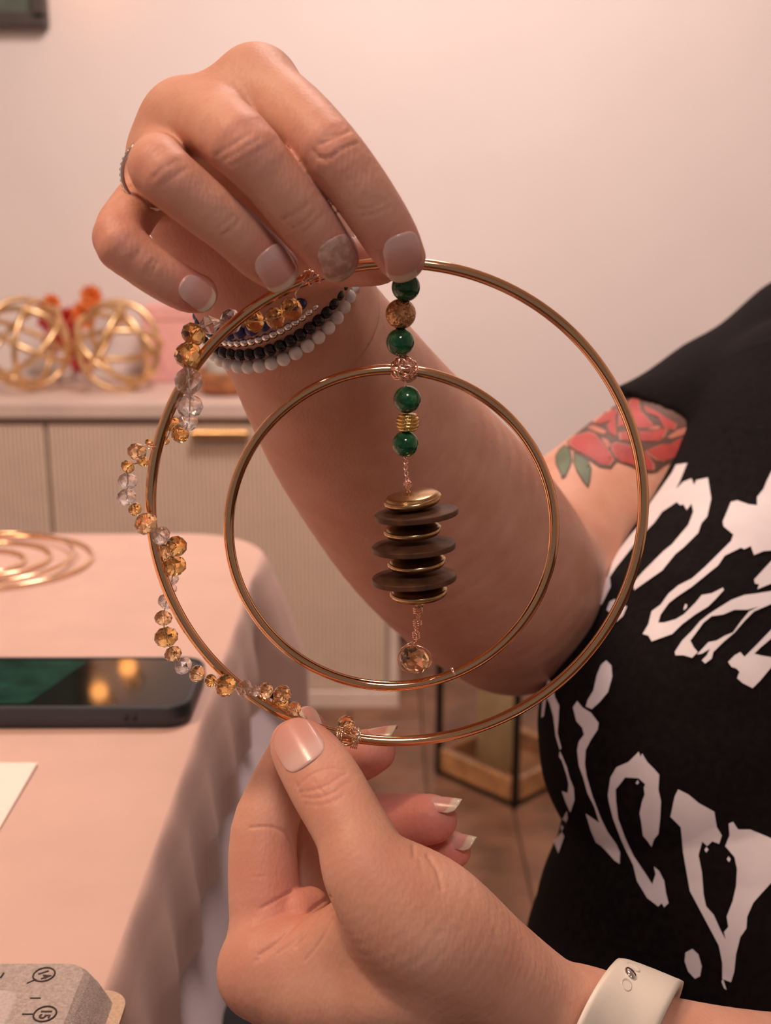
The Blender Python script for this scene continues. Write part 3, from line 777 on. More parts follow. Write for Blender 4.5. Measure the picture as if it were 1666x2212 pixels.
# ------------------------------------------------------------------ sparse surface nets
OFF8 = np.array([(i, j, k) for i in (0, 1) for j in (0, 1) for k in (0, 1)])
def key(I): return (I[:, 0]*(1 << 40)) + (I[:, 1]*(1 << 20)) + I[:, 2]
def surface(f, lo, hi, h, levels=(16, 4)):
    lo = np.array(lo, float); hi = np.array(hi, float)
    s = h*levels[0]
    n = np.ceil((hi-lo)/s).astype(int)
    g = np.stack(np.meshgrid(*[np.arange(k) for k in n], indexing='ij'), -1).reshape(-1, 3)
    cur = levels[0]; cells = g
    for nxt in list(levels[1:]) + [1]:
        c = lo + (cells + 0.5)*(h*cur)
        d = f(c)
        cells = cells[np.abs(d) < 0.5*math.sqrt(3)*h*cur*1.25 + 0.0006]
        m = cur//nxt
        sub = np.stack(np.meshgrid(*[np.arange(m)]*3, indexing='ij'), -1).reshape(-1, 3)
        cells = (cells[:, None, :]*m + sub[None]).reshape(-1, 3)
        cur = nxt
    d = f(lo + (cells+0.5)*h)
    cells = cells[np.abs(d) < h*1.6]
    cor = (cells[:, None, :] + OFF8[None]).reshape(-1, 3)
    uk, inv = np.unique(key(cor), return_inverse=True)
    uc = np.stack([uk >> 40, (uk >> 20) & 0xFFFFF, uk & 0xFFFFF], 1)
    val = f(lo + uc*h)
    cv = val[inv].reshape(-1, 8)
    act = (cv.min(1) < 0) & (cv.max(1) >= 0)
    cells = cells[act]; cv = cv[act]
    acc = np.zeros((len(cells), 3)); cnt = np.zeros(len(cells))
    for a in range(8):
        for ax in range(3):
            if OFF8[a][ax]: continue
            o2 = OFF8[a].copy(); o2[ax] = 1; b = int(o2[0]*4+o2[1]*2+o2[2])
            va, vb = cv[:, a], cv[:, b]; x = (va < 0) != (vb < 0)
            t = np.where(x, va/(va-vb+1e-20), 0)
            pt = np.repeat(OFF8[a][None].astype(float), len(cells), 0); pt[:, ax] += t
            acc[x] += pt[x]; cnt[x] += 1
    V = lo + (cells + acc/cnt[:, None])*h
    ck = key(cells); order = np.argsort(ck); sk = ck[order]
    def find(I):
        k = key(I); p = np.searchsorted(sk, k); p = np.minimum(p, len(sk)-1)
        return np.where(sk[p] == k, order[p], -1)
    quads = []
    for ax in range(3):
        b1, b2 = [(1, 2), (2, 0), (0, 1)][ax]
        bi = int([4, 2, 1][ax]); va, vb = cv[:, 0], cv[:, bi]
        x = (va < 0) != (vb < 0)
        C = cells[x]; e1 = np.zeros(3, int); e1[b1] = 1; e2 = np.zeros(3, int); e2[b2] = 1
        q = np.stack([find(C), find(C-e1), find(C-e1-e2), find(C-e2)], 1)
        fl = va[x] >= 0
        q[fl] = q[fl][:, ::-1]
        quads.append(q[(q >= 0).all(1)])
    Q = np.concatenate(quads)
    # one relaxing pass, then pull back on to the surface
    for it in range(2):
        s_ = np.zeros_like(V); c_ = np.zeros(len(V))
        for a in range(4):
            b = (a+1) % 4
            np.add.at(s_, Q[:, a], V[Q[:, b]]); np.add.at(c_, Q[:, a], 1)
            np.add.at(s_, Q[:, b], V[Q[:, a]]); np.add.at(c_, Q[:, b], 1)
        V = 0.4*V + 0.6*s_/np.maximum(c_, 1)[:, None]
    G = grad(f, V); V = V - G*f(V)[:, None]*0.9
    return V, Q
def grad(f, X, e=0.0004):
    T = np.array([(1, -1, -1), (-1, -1, 1), (-1, 1, -1), (1, 1, 1)], float)
    g = sum(f(X + t*e)[:, None]*t for t in T)
    return g/(np.linalg.norm(g, axis=1)[:, None] + 1e-12)
def march(f, px, py, t0=0.28, t1=0.9):
    r = ray(px, py); t = t0
    for _ in range(160):
        d = float(f((CAM + r*t)[None])[0])
        if d < 0.00005: return CAM + r*t
        t += d*0.7
        if t > t1: return None
    return None
def chain_bounds(chains, pad=0.012):
    p = np.concatenate([c.p for c in chains]); r = np.concatenate([c.r for c in chains])
    return (p-r[:, None]).min(0)-pad, (p+r[:, None]).max(0)+pad

# cut planes hidden under the bracelets and the watch strap: each hand ends there, the arms begin there
axR = P(735, 845, .445) - P(603, 648, .400); axR /= np.linalg.norm(axR)
cutR = P(640, 700, .412)
axL = P(1450, 2314, .375) - P(1267, 2258, .369); axL /= np.linalg.norm(axL)
cutL = P(1350, 2285, .372)
def f_rhand(X): return np.maximum(right_hand(X), (X-cutR) @ axR - 0.001)
def f_lhand(X): return np.maximum(left_hand(X), (X-cutL) @ axL - 0.001)
def f_arms(X):
    d = arms_core(X)
    # remove what lies on the hand side of each cut (only near that wrist)
    nR = np.linalg.norm(X-cutR, axis=1); nL = np.linalg.norm(X-cutL, axis=1)
    d = np.where(nR < 0.09, np.maximum(d, -((X-cutR) @ axR) - 0.001), d)
    d = np.where(nL < 0.075, np.maximum(d, -((X-cutL) @ axL) - 0.001), d)
    return d
loR, hiR = chain_bounds(R_fingers + [R_thumb] + R_palm)
loR = np.minimum(loR, cutR-0.035); hiR = np.maximum(hiR, cutR+0.035)
loL, hiL = chain_bounds(L_fingers + [L_thumb] + L_palm)
hiL = np.maximum(hiL, cutL + 0.03)
VR, QR = surface(f_rhand, loR, hiR, 0.00065)
VL, QL = surface(f_lhand, loL, hiL, 0.00065)
loA, hiA = chain_bounds([R_arm, R_upper, L_arm, L_upper] + TORSO)
hiA[2] = min(hiA[2], 1.22)
VA, QA = surface(f_arms, loA, hiA, 0.0024)
# drop arm faces on the hand side (end caps)
def drop(V, Q, side):
    keep = side(V[Q].mean(1)); return Q[keep]
QR = drop(VR, QR, lambda c: (c-cutR) @ axR < 0.0005)
QL = drop(VL, QL, lambda c: (c-cutL) @ axL < 0.0005)
QA = drop(VA, QA, lambda c: ~(((np.linalg.norm(c-cutR, axis=1) < 0.07) & ((c-cutR) @ axR < -0.0003)) | ((np.linalg.norm(c-cutL, axis=1) < 0.07) & ((c-cutL) @ axL < -0.0003))))

# ------------------------------------------------------------------ creases and redness on the hands
def seg_dist(PX, pts):
    pts = np.asarray(pts, float); best = np.full(len(PX), 1e9)
    for i in range(len(pts)-1):
        a, b = pts[i], pts[i+1]; ba = b-a; l2 = ba @ ba + 1e-9
        h = np.clip((PX-a) @ ba/l2, 0, 1)
        best = np.minimum(best, np.linalg.norm(PX-a-h[:, None]*ba, axis=1))
    return best
def crease(V, f, specs, dmax, gain):
    x, y, d = proj(V); PX = np.stack([x, y], 1)
    N = grad(f, V); view = V-CAM; view /= np.linalg.norm(view, axis=1)[:, None]
    face = -(N*view).sum(1)
    disp = np.zeros(len(V))
    for pts, w, dep in specs:
        lim = dmax if not isinstance(dep, tuple) else dep[1]
        dp = dep if not isinstance(dep, tuple) else dep[0]
        q = seg_dist(PX, smooth_path(pts, 5) if len(pts) > 2 else pts)
        m = (q < w*3) & (face > 0.15) & (d < lim)
        disp[m] -= gain*dp*np.exp(-(q[m]/(0.75*w))**2)
    return V + N*disp[:, None]
R_creases = [
    # index finger, middle knuckle and end joint
    ([(690, 312), (715, 302), (755, 283)], 4, .0004), ([(686, 338), (712, 340), (738, 322), (772, 308)], 4, .0005), ([(678, 325), (690, 340), (705, 348)], 5, .0005), ([(700, 296), (730, 290)], 4, .0003),
    ([(775, 452), (800, 448), (835, 432)], 4, .0003), ([(782, 466), (812, 462), (845, 446)], 4, .0003), ([(790, 440), (825, 425)], 4, .00025),
    # middle finger
    ([(465, 335), (500, 315), (545, 285)], 5, .0003), ([(485, 345), (520, 325), (560, 300)], 4, .0003), ([(500, 358), (535, 338), (572, 318)], 4, .00025),
    ([(610, 475), (640, 460), (668, 440)], 3.5, .0004), ([(630, 495), (660, 478), (685, 452)], 3.5, .0004), ([(660, 500), (698, 465)], 4, .0003),
    # ring finger
    ([(330, 385), (350, 365), (385, 345)], 5, .0003), ([(345, 400), (370, 385), (400, 365)], 4, .0003), ([(470, 495), (490, 478), (505, 465)], 3.5, .0004), ([(482, 508), (505, 490), (518, 475)], 3.5, .0004),
    # little finger
    ([(315, 595), (320, 580), (330, 560)], 3.5, .0004), ([(326, 600), (333, 580), (342, 565)], 3.5, .0003), ([(285, 560), (300, 545)], 5, .0003),
]
L_creases = [
    # thumb end joint
    ([(648, 1712), (690, 1703), (735, 1678), (750, 1668)], 3.5, .0006), ([(655, 1722), (685, 1724), (720, 1712), (750, 1690)], 3.5, .0006), ([(643, 1700), (670, 1675), (710, 1660), (745, 1662)], 3.5, .0004),
    ([(660, 1738), (700, 1738), (740, 1720)], 4, .0003), ([(680, 1690), (700, 1715)], 3, .0004), ([(705, 1682), (715, 1705)], 3, .0004), ([(640, 1690), (650, 1722)], 4, .0004), ([(760, 1690), (725, 1735)], 5, .0002),
    # index finger creases
    ([(540, 1788), (580, 1786), (615, 1798), (632, 1822)], 4, (.0008, .40)), ([(565, 1962), (595, 1945), (630, 1925)], 4, (.0010, .40)), ([(545, 1895), (575, 1893)], 4, (.0002, .40)),
    # web folds
    ([(545, 2005), (590, 1978), (630, 1965)], 4, (.0006, .39)), ([(560, 2062), (600, 2035), (640, 1995), (680, 1960), (712, 1938)], 5, (.0012, .39)), ([(640, 2045), (680, 2000), (716, 1965)], 4.5, (.0009, .38)),
    ([(660, 2075), (695, 2030), (718, 1985)], 4, (.0006, .38)), ([(600, 2060), (640, 2030), (690, 1975)], 4, (.0005, .38)), ([(555, 2075), (590, 2050)], 5, (.0007, .39)),
    # wrist side of the thumb
    ([(925, 1848), (945, 1880), (955, 1920)], 6, .0009), ([(893, 1828), (896, 1850)], 5, .0008), ([(905, 1850), (915, 1890)], 5, .0004), ([(1020, 1925), (1060, 1985), (1075, 2030)], 7, .0003),
]
for k in range(16):
    x0 = 780 + 13*k; L_creases.append(([(x0, 1900 + 3*k), (x0+8+0.5*k, 1945+4*k), (x0+5, 1990+4*k)], 4, .00008))
VR = crease(VR, right_hand, R_creases, 0.36, 0.75)
VL = crease(VL, left_hand, L_creases, 0.372, 0.55)
def redness(V, spots, base=0.0):
    out = np.full(len(V), base)
    for (px, py, d, r, a) in spots:
        c = P(px, py, d); out += a*np.exp(-(np.linalg.norm(V-c, axis=1)/r)**2)
    return np.clip(out, 0, 1)
redR = redness(VR, [(868, 556, .322, .011, .45), (724, 556, .323, .011, .55), (600, 580, .326, .010, .55), (428, 634, .330, .010, .6), (405, 655, .329, .004, .6), (400, 600, .329, .004, .5), (815, 580, .352, .016, .6), (715, 316, .308, .010, .4), (520, 312, .306, .010, .4), (346, 367, .31, .010, .35), (258, 514, .324, .010, .4), (840, 505, .315, .006, .3), (580, 540, .318, .005, .4), (400, 580, .375, .03, .5)])
redL = redness(VL, [(640, 1605, .358, .012, .3), (664, 1570, .382, .014, .65), (812, 1620, .396, .020, .7), (935, 1770, .393, .018, .7), (978, 1836, .400, .016, .7), (700, 1702, .342, .010, .35), (560, 1900, .370, .018, .35), (650, 1940, .370, .014, .45), (805, 1880, .326, .014, .15), (880, 1780, .40, .015, .5), (540, 2100, .362, .014, .3)])
redA = np.zeros(len(VA))

person = empty('person', P(1650, 2212, .60), 'person in a black printed t-shirt holding the beaded gold hoops up with both hands', 'person')
BV = np.concatenate([VR, VL, VA]); BQ = np.concatenate([QR, QL+len(VR), QA+len(VR)+len(VL)])
def big_mesh(name, V, Q, m, parent, attr=None):
    me = bpy.data.meshes.new(name)
    used = np.unique(Q); remap = np.full(len(V), -1); remap[used] = np.arange(len(used))
    V = V[used]; Q = remap[Q]
    me.vertices.add(len(V)); me.vertices.foreach_set('co', V.astype(np.float32).ravel())
    me.loops.add(len(Q)*4); me.loops.foreach_set('vertex_index', Q.astype(np.int32).ravel())
    me.polygons.add(len(Q)); me.polygons.foreach_set('loop_start', np.arange(0, len(Q)*4, 4, dtype=np.int32))
    me.update(calc_edges=True); me.validate()
    me.polygons.foreach_set('use_smooth', np.ones(len(me.polygons), bool))
    if attr is not None:
        a = me.attributes.new('redness', 'FLOAT', 'POINT'); a.data.foreach_set('value', attr[used].astype(np.float32))
    me.materials.append(m)
    o = bpy.data.objects.new(name, me); col.objects.link(o)
    if parent is not None: adopt(o, parent)
    return o
body = big_mesh('body', BV, BQ, M['skin'], person, np.concatenate([redR, redL, redA]))

# ------------------------------------------------------------------ finger nails
def nail(f, base, mid, tip, wpx, m, lift=0.0002, free=0.0, word=None, nhint=None, amax=1.0, explicit=None):
    b = march(f, *base); c = march(f, *mid)
    if explicit is not None: b, c = explicit[0], explicit[0] + explicit[1]*0.005
    if b is None or c is None: print('nail miss', base, mid); return
    d = c-b; d /= np.linalg.norm(d)
    n = grad(f, c[None])[0]
    if nhint is not None: n = np.array(nhint, float)
    n = n - d*(n @ d); n /= np.linalg.norm(n); s = np.cross(d, n)
    # length so that the projected tip lands on the pixel
    Ls = np.linspace(0.002, 0.03, 200); pp = [proj(b + d*l)[:2] for l in Ls]
    L_ = Ls[int(np.argmin([math.hypot(q[0]-tip[0], q[1]-tip[1]) for q in pp]))]
    w = wpx*proj(c)[2]/F
    uv = np.array([(u, v) for v in np.linspace(0.05, 0.75, 9) for u in np.linspace(-0.8, 0.8, 9)])
    O = b + d*(uv[:, 1:2]*L_) + s*(uv[:, :1]*w) + n*0.006; T_ = np.zeros(len(uv))
    for _ in range(40): T_ = np.minimum(T_ + 0.8*f(O - n*T_[:, None]), 0.014)
    rows = [(u, v, 0.006-t) for (u, v), t in zip(uv, T_) if t < 0.013]
    A = np.array([[1, v, v*v, u, u*u] for u, v, h in rows] or [[1, 0, 0, 0, 0]]); H = np.array([r[2] for r in rows] or [0])
    k = np.linalg.lstsq(A, H, rcond=None)[0]
    if explicit is not None: k = np.array([0, 0.0004, -0.0028, 0, -0.0026]); H = A @ k
    k[4] = max(min(k[4], -0.0006), -0.0030); k[2] = min(k[2], 0.0002)
    lift = lift + max(0.0, float(np.percentile(H - A @ k, 97)))
    NU, NV = 15, 19
    V, Fc, al = [], [], []
    for lay in (0, 1):
        for j in range(NV):
            v = j/(NV-1)
            for i in range(NU):
                u = -1 + 2*i/(NU-1)
                # rounded cuticle and rounded free edge
                vb = 0.26*(1-math.sqrt(max(0, 1-(abs(u))**2.3))) ; vt = 1 - 0.22*(1-math.sqrt(max(0, 1-abs(u)**2.3)))
                vv = vb + (vt-vb)*v
                ww = w*(0.93 + 0.07*math.sin(math.pi*min(1, vv)))
                h = k @ np.array([1, vv, vv*vv, u, u*u])
                p = b + d*(vv*L_) + s*(u*ww) + n*(h + lift - 0.00045*lay + free*max(0, vv-0.75)*0.01)
                V.append(p); al.append(v*amax)
    off = NU*NV
    for j in range(NV-1):
        for i in range(NU-1):
            a = j*NU+i; Fc.append((a, a+1, a+NU+1, a+NU)); Fc.append((off+a+NU, off+a+NU+1, off+a+1, off+a))
    rim = [i for i in range(NU)] + [j*NU+NU-1 for j in range(1, NV)] + [(NV-1)*NU+i for i in range(NU-2, -1, -1)] + [j*NU for j in range(NV-2, 0, -1)]
    for a, b_ in zip(rim, rim[1:]+rim[:1]): Fc.append((b_, a, off+a, off+b_))
    o = mesh_obj('fingernail', V, Fc, m, body)
    at = o.data.attributes.new('along', 'FLOAT', 'POINT'); at.data.foreach_set('value', np.array(al, np.float32))
    if word: o['label'] = word
    return o
nail(right_hand, (863, 503), (873, 552), (887, 613), 43, M['nail'])
nail(right_hand, (716, 513), (732, 556), (754, 608), 42, M['nail_worn'], word='worn brownish nail with a rough flaking surface')
nail(right_hand, (573, 538), (598, 575), (630, 622), 42, M['nail'])
nail(right_hand, (392, 607), (424, 630), (467, 655), 30, M['nail'])
nail(left_hand, (668, 1650), (648, 1617), (616, 1557), 51, M['nail'], amax=0.78)
def tip_nail(chain, n0, tip, w, back=0.0055):
    d = chain.j[-1] - chain.j[-2]; d /= np.linalg.norm(d)
    n = np.array(n0) - d*(np.array(n0) @ d); n /= np.linalg.norm(n)
    b = chain.j[-1] - d*back + n*(chain.jr[-1]*1.03)
    nail(left_hand, (0, 0), (0, 0), tip, w, M['nail'], explicit=(b, d), nhint=n, free=0.06)
tip_nail(L_fingers[1], UP*0.97 - FWD*0.12, (855, 1566), 30)
tip_nail(L_fingers[2], UP*0.95 - FWD*0.30, (993, 1730), 28)
tip_nail(L_fingers[3], UP*0.90 - FWD*0.42, (1022, 1812), 25)
nail(left_hand, (690, 1545), (668, 1541), (650, 1538), 24, M['nail'], nhint=UP*0.6+FWD*0.6)

# ------------------------------------------------------------------ t-shirt
SLEEVE = CH((1460, 1012, .702, 214), (1655, 885, .765, 218), (1765, 805, .80, 216), k=0.02)
SL2 = CH((2300, 1000, .79, 240), (2385, 1400, .71, 235), k=0.02)
hA = P(1352, 860, .70); hB = P(1506, 935, .66); 
ax_up = P(1500, 985, .715) - P(1355, 1094, .665); ax_up /= np.linalg.norm(ax_up)
hB = P(1506, 935, .70); hn = np.cross(hB-hA, (hA+hB)/2-CAM); hn /= np.linalg.norm(hn); hn = hn if hn @ ax_up > 0 else -hn
hn = hn + 0.15*ax_up; hn /= np.linalg.norm(hn)
def folds(X):
    a = X @ np.array([0.3, 0.2, 1.0]); b = X @ np.array([1.0, -0.3, -0.4])
    return 0.0016*np.sin(a*62 + 2.2*np.sin(b*21)) + 0.0010*np.sin(b*95 + 1.7*np.sin(a*33))
def f_shirt(X):
    t = torso(X)
    sl = np.maximum(np.minimum(SLEEVE(X), 1e3) + folds(X)*1.2, -((X-hA) @ hn))
    d = smin(t + 0.6*folds(X), sl, 0.006)
    d = smin(d, SL2(X), 0.03)
    return d
loS, hiS = chain_bounds(TORSO + [SLEEVE, SL2]); hiS[2] = min(hiS[2], 1.20); loS[2] = max(loS[2], 0.48)
VS, QS = surface(f_shirt, loS, hiS, 0.003)
shirt = big_mesh('t_shirt', VS, QS, M['shirt'], person)
shirt['label'] = 'black cotton t-shirt with a jagged white print'
# trousers: a thigh just showing under the hand
THIGH = CH((1750, 2620, .60, 560), (1100, 2540, .62, 400), (560, 2480, .66, 300), (430, 2560, .70, 260), k=0.03)
THIGH2 = CH((2100, 2600, .66, 560), (1500, 2650, .78, 400), (900, 2560, .95, 260), k=0.03)
def f_tr(X): return smin(THIGH(X), THIGH2(X), 0.02)
loT, hiT = chain_bounds([THIGH, THIGH2])
VT, QT = surface(f_tr, loT, hiT, 0.006, (8, 2))
trousers = big_mesh('trousers', VT, QT, M['trousers'], person)

# ------------------------------------------------------------------ flat print and tattoo, laid on to the cloth and skin
def decal(name, poly, bvh, m, parent, lift, step=9.0, maxd=0.95):
    poly = [Vector((float(a), float(b))) for a, b in poly]
    # densify the outline
    out = []
    for i in range(len(poly)):
        a, b = poly[i], poly[(i+1) % len(poly)]; n = max(1, int((b-a).length/step))
        for k in range(n): out.append(a.lerp(b, k/n))
    xs = [p.x for p in out]; ys = [p.y for p in out]
    pts = list(out)
    edges = [(i, (i+1) % len(out)) for i in range(len(out))]
    gx = min(xs) + step/2
    while gx < max(xs):
        gy = min(ys) + step/2
        while gy < max(ys):
            pts.append(Vector((gx, gy))); gy += step
        gx += step
    vs, es, fs, *_ = delaunay_2d_cdt(pts, edges, [list(range(len(out)))], 1, 1e-4)
    V = []; ok = []
    for v in vs:
        r = Vector(ray(v.x, v.y)).normalized()
        loc, nor, idx, dist = bvh.ray_cast(Vector(CAM), r)
        if loc is None or dist > maxd: V.append((0, 0, 0)); ok.append(False); continue
        if nor.dot(r) > 0: nor = -nor
        V.append(tuple(loc + nor*lift - r*lift*0.5)); ok.append(True)
    Fc = []
    for f in fs:
        if not all(ok[i] for i in f): continue
        q = [Vector(V[i]) for i in f]
        if max((q[i]-q[i-1]).length for i in range(len(q))) < 0.02: Fc.append(f)
    used = sorted({i for f in Fc for i in f}); mp = {u: i for i, u in enumerate(used)}
    if not Fc: return None
    return mesh_obj(name, [V[u] for u in used], [tuple(mp[i] for i in f) for f in Fc], m, parent)
shirt_bvh = BVHTree.FromPolygons([tuple(v) for v in VS], [tuple(map(int, q)) for q in QS])
def za(pts): return [(1080+x/2.843, 780+y/2.843) for x, y in pts]
def zb_(pts): return [(1080+x/2.7235, 1400+y/2.7235) for x, y in pts]
prints = [
 za([(1155,630),(1085,640),(1060,690),(1010,760),(925,880),(870,1000),(800,1080),(740,1160),(700,1230),(665,1330),(600,1400),(605,1490),(630,1500),(660,1440),(685,1390),(680,1330),(720,1270),(760,1220),(830,1130),(870,1080),(950,1000),(1000,930),(1090,870),(1110,890),(1130,885),(1150,920),(1180,880),(1190,930),(1160,1010),(1060,1130),(1010,1170),(960,1220),(880,1300),(820,1370),(830,1410),(900,1360),(1000,1290),(1080,1190),(1130,1150),(1220,1060),(1240,1000),(1275,960),(1300,850),(1280,720),(1210,735),(1195,765),(1180,725),(1130,745),(1085,790),(1110,740)]),
 za([(710,1465),(680,1480),(660,1530),(690,1560),(720,1605),(760,1570),(785,1510),(740,1500)]),
 za([(1680,660),(1640,740),(1620,790),(1580,840),(1580,890),(1530,885),(1460,860),(1420,870),(1400,920),(1370,990),(1375,1020),(1435,1070),(1420,1110),(1350,1180),(1260,1270),(1180,1340),(1100,1380),(1040,1430),(990,1500),(935,1540),(915,1620),(880,1680),(915,1690),(935,1725),(990,1705),(1060,1680),(1120,1620),(1200,1560),(1280,1510),(1320,1470),(1375,1410),(1370,1395),(1300,1430),(1240,1440),(1200,1490),(1130,1560),(1080,1590),(1010,1610),(975,1610),(990,1560),(1040,1490),(1090,1450),(1180,1390),(1290,1300),(1340,1260),(1380,1200),(1480,1150),(1500,1160),(1540,1140),(1560,1195),(1620,1170),(1760,1160),(1760,660)]),
 za([(1760,1200),(1666,1230),(1620,1280),(1560,1345),(1565,1370),(1590,1375),(1580,1405),(1640,1380),(1666,1370),(1760,1350)]),
 za([(1700,1410),(1580,1430),(1500,1440),(1420,1470),(1340,1520),(1280,1560),(1230,1600),(1180,1660),(1120,1720),(1075,1790),(1080,1810),(1130,1810),(1180,1825),(1215,1790),(1190,1760),(1170,1720),(1200,1680),(1250,1610),(1300,1570),(1370,1560),(1440,1530),(1520,1530),(1590,1510),(1530,1540),(1480,1600),(1430,1670),(1380,1690),(1330,1720),(1280,1730),(1210,1805),(1240,1800),(1290,1770),(1270,1810),(1240,1840),(1260,1860),(1300,1830),(1310,1790),(1370,1730),(1440,1670),(1500,1600),(1560,1540),(1700,1480)]),
 za([(1720,1610),(1666,1650),(1580,1740),(1500,1820),(1475,1790),(1440,1810),(1400,1850),(1420,1880),(1450,1890),(1470,1910),(1455,1950),(1490,1980),(1550,2010),(1600,1960),(1666,1880),(1720,1830),(1600,1810),(1560,1800),(1600,1760),(1720,1660)]),
 za([(1131,1520),(1140,1495),(1152,1500),(1148,1520),(1130,1534)]),
 zb_([(630,75),(660,105),(665,170),(640,260),(590,320),(545,360),(510,345),(520,310),(555,250),(575,160),(600,100)]),
 zb_([(290,180),(320,220),(330,290),(355,340),(350,430),(345,500),(368,590),(358,598),(335,520),(320,400),(300,330),(280,290),(265,400),(250,410),(255,330),(275,240)]),
 zb_([(358,605),(375,640),(400,700),(415,760),(440,820),(445,890),(420,965),(395,910),(370,840),(405,850),(410,800),(400,750),(370,660),(355,640)]),
 zb_([(400,955),(405,1000),(370,1080),(385,1110),(350,1210),(330,1160),(305,1090),(325,1030),(345,1000),(360,1030)]),
 zb_([(460,312),(490,350),(540,380),(585,440),(580,480),(540,540),(510,600),(505,680),(515,750),(550,870),(600,1000),(640,1080),(690,1150),(712,1200),(710,1270),(680,1250),(600,1160),(570,1140),(540,1070),(510,970),(590,1025),(560,930),(520,850),(495,760),(470,690),(460,600),(470,550),(500,510),(490,470),(455,430),(435,350)]),
 zb_([(820,610),(830,640),(840,620),(870,670),(910,710),(940,745),(935,830),(950,900),(945,1000),(935,1090),(910,1120),(895,1165),(870,1130),(845,1100),(835,1020),(825,970),(840,900),(855,860),(850,820),(858,800),(820,765),(740,760),(710,800),(685,830),(688,900),(700,1000),(740,1110),(790,1220),(850,1310),(900,1390),(920,1330),(910,1285),(940,1310),(970,1370),(980,1440),(995,1500),(970,1525),(955,1500),(935,1520),(870,1470),(810,1370),(790,1280),(720,1130),(670,1000),(645,900),(640,860),(655,760),(690,700),(760,670),(800,630)]),
 zb_([(1050,830),(1110,860),(1170,910),(1260,960),(1275,1050),(1305,1100),(1290,1150),(1250,1135),(1220,1165),(1190,1135),(1170,1220),(1190,1320),(1200,1450),(1215,1520),(1260,1570),(1300,1660),(1330,1715),(1320,1670),(1345,1640),(1335,1580),(1370,1490),(1390,1400),(1395,1300),(1380,1230),(1325,1165),(1350,1100),(1345,1030),(1370,1020),(1400,1065),(1470,1065),(1530,1090),(1596,1120),(1680,1150),(1680,1330),(1596,1380),(1560,1420),(1490,1500),(1455,1580),(1450,1650),(1415,1700),(1390,1800),(1380,1900),(1360,1965),(1310,1945),(1310,1850),(1290,1750),(1200,1580),(1120,1430),(1080,1200),(1065,1050),(1005,990),(1030,870)]),
 zb_([(1135,1768),(1170,1800),(1190,1870),(1180,1930),(1150,1945),(1110,1900),(1090,1840),(1095,1790)]),
 zb_([(1315,1945),(1335,2010),(1320,2000),(1305,1960)]),
 zb_([(815,775),(822,790),(812,802),(802,792)]), zb_([(1215,1170),(1228,1185),(1215,1203),(1204,1188)]), zb_([(1345,1225),(1358,1242),(1348,1260),(1335,1242)]),
]
for pl in prints: decal('printed_stroke', pl, shirt_bvh, M['print'], shirt, 0.0005)

arm_bvh = BVHTree.FromPolygons([tuple(v) for v in VA], [tuple(map(int, q)) for q in QA])
M['tat_line'] = skin_material('tattoo_outline', (0.11, 0.055, 0.04)); M['tat_red'] = skin_material('tattoo_red', (0.40, 0.058, 0.05)); M['tat_pink'] = skin_material('tattoo_pink', (0.50, 0.18, 0.13)); M['tat_green'] = skin_material('tattoo_green', (0.115, 0.155, 0.085))
def zc(pts): return [(1150+x/3.229, 580+y/3.229) for x, y in pts]
def shrink(pts, q):
    c = np.mean(np.array(pts), 0); return [tuple(c + (np.array(p)-c)*q) for p in pts]
t = decal('tattoo_outline', zc([(560,970),(680,900),(760,880),(1000,980),(1240,1080),(1190,1180),(1100,1260),(1010,1340),(920,1375),(870,1420),(820,1430),(760,1420),(690,1385),(590,1350),(550,1400),(470,1390),(380,1330),(250,1250),(245,1210),(300,1160),(400,1080),(500,1000)]), arm_bvh, M['tat_line'], body, 0.0003, 7)
if t: t['label'] = 'dark outline of a rose tattoo'
petals = [([(255,1215),(290,1170),(400,1140),(440,1160),(500,1230),(545,1290),(570,1340),(540,1380),(470,1370),(400,1320),(320,1280),(265,1240)],'tat_red'),
 ([(545,1230),(590,1215),(650,1230),(710,1250),(800,1300),(850,1370),(850,1410),(790,1410),(740,1400),(690,1370),(630,1360),(580,1320),(555,1280)],'tat_red'),
 ([(780,1280),(900,1230),(960,1230),(1010,1200),(1100,1150),(1180,1160),(1100,1240),(1000,1320),(920,1350),(860,1340)],'tat_red'),
 ([(600,1150),(690,1140),(830,1140),(950,1110),(920,1180),(880,1210),(800,1210),(700,1210),(610,1200)],'tat_red'),
 ([(690,915),(740,905),(760,1000),(840,1090),(870,1115),(720,1120),(660,1100),(600,1110),(610,1010)],'tat_red'),
 ([(590,975),(600,1000),(570,1060),(480,1090),(420,1090),(500,1020)],'tat_red'),
 ([(520,1100),(580,1030),(590,1180),(540,1150)],'tat_red'), ([(380,1110),(430,1095),(520,1140),(500,1160),(440,1140)],'tat_pink'),
 ([(780,960),(830,980),(960,1060),(1010,1090),(990,1130),(920,1120),(900,1080),(880,1040),(800,1010)],'tat_red'),
 ([(940,1180),(1010,1130),(1080,1110),(1060,1160),(970,1190)],'tat_pink'), ([(480,1180),(530,1200),(545,1230),(530,1260),(500,1220)],'tat_pink'), ([(800,1130),(860,1100),(900,1110),(870,1125)],'tat_pink')]
for pl, m in petals:
    decal('tattoo_petal', zc(pl), arm_bvh, M['tat_pink'], body, 0.00045, 7)
    if m == 'tat_red': decal('tattoo_petal', shrink(zc(pl), 0.92), arm_bvh, M[m], body, 0.0006, 7)
for pl in ([(230,1230),(270,1270),(280,1340),(260,1400),(230,1460),(205,1470),(200,1440),(165,1370),(160,1310),(190,1260)], [(290,1280),(330,1300),(390,1340),(415,1400),(405,1480),(390,1535),(360,1500),(310,1420),(285,1350)]):
    decal('tattoo_leaf', zc(pl), arm_bvh, M['tat_line'], body, 0.00035, 7)
    decal('tattoo_leaf', shrink(zc(pl), 0.86), arm_bvh, M['tat_green'], body, 0.0005, 7)

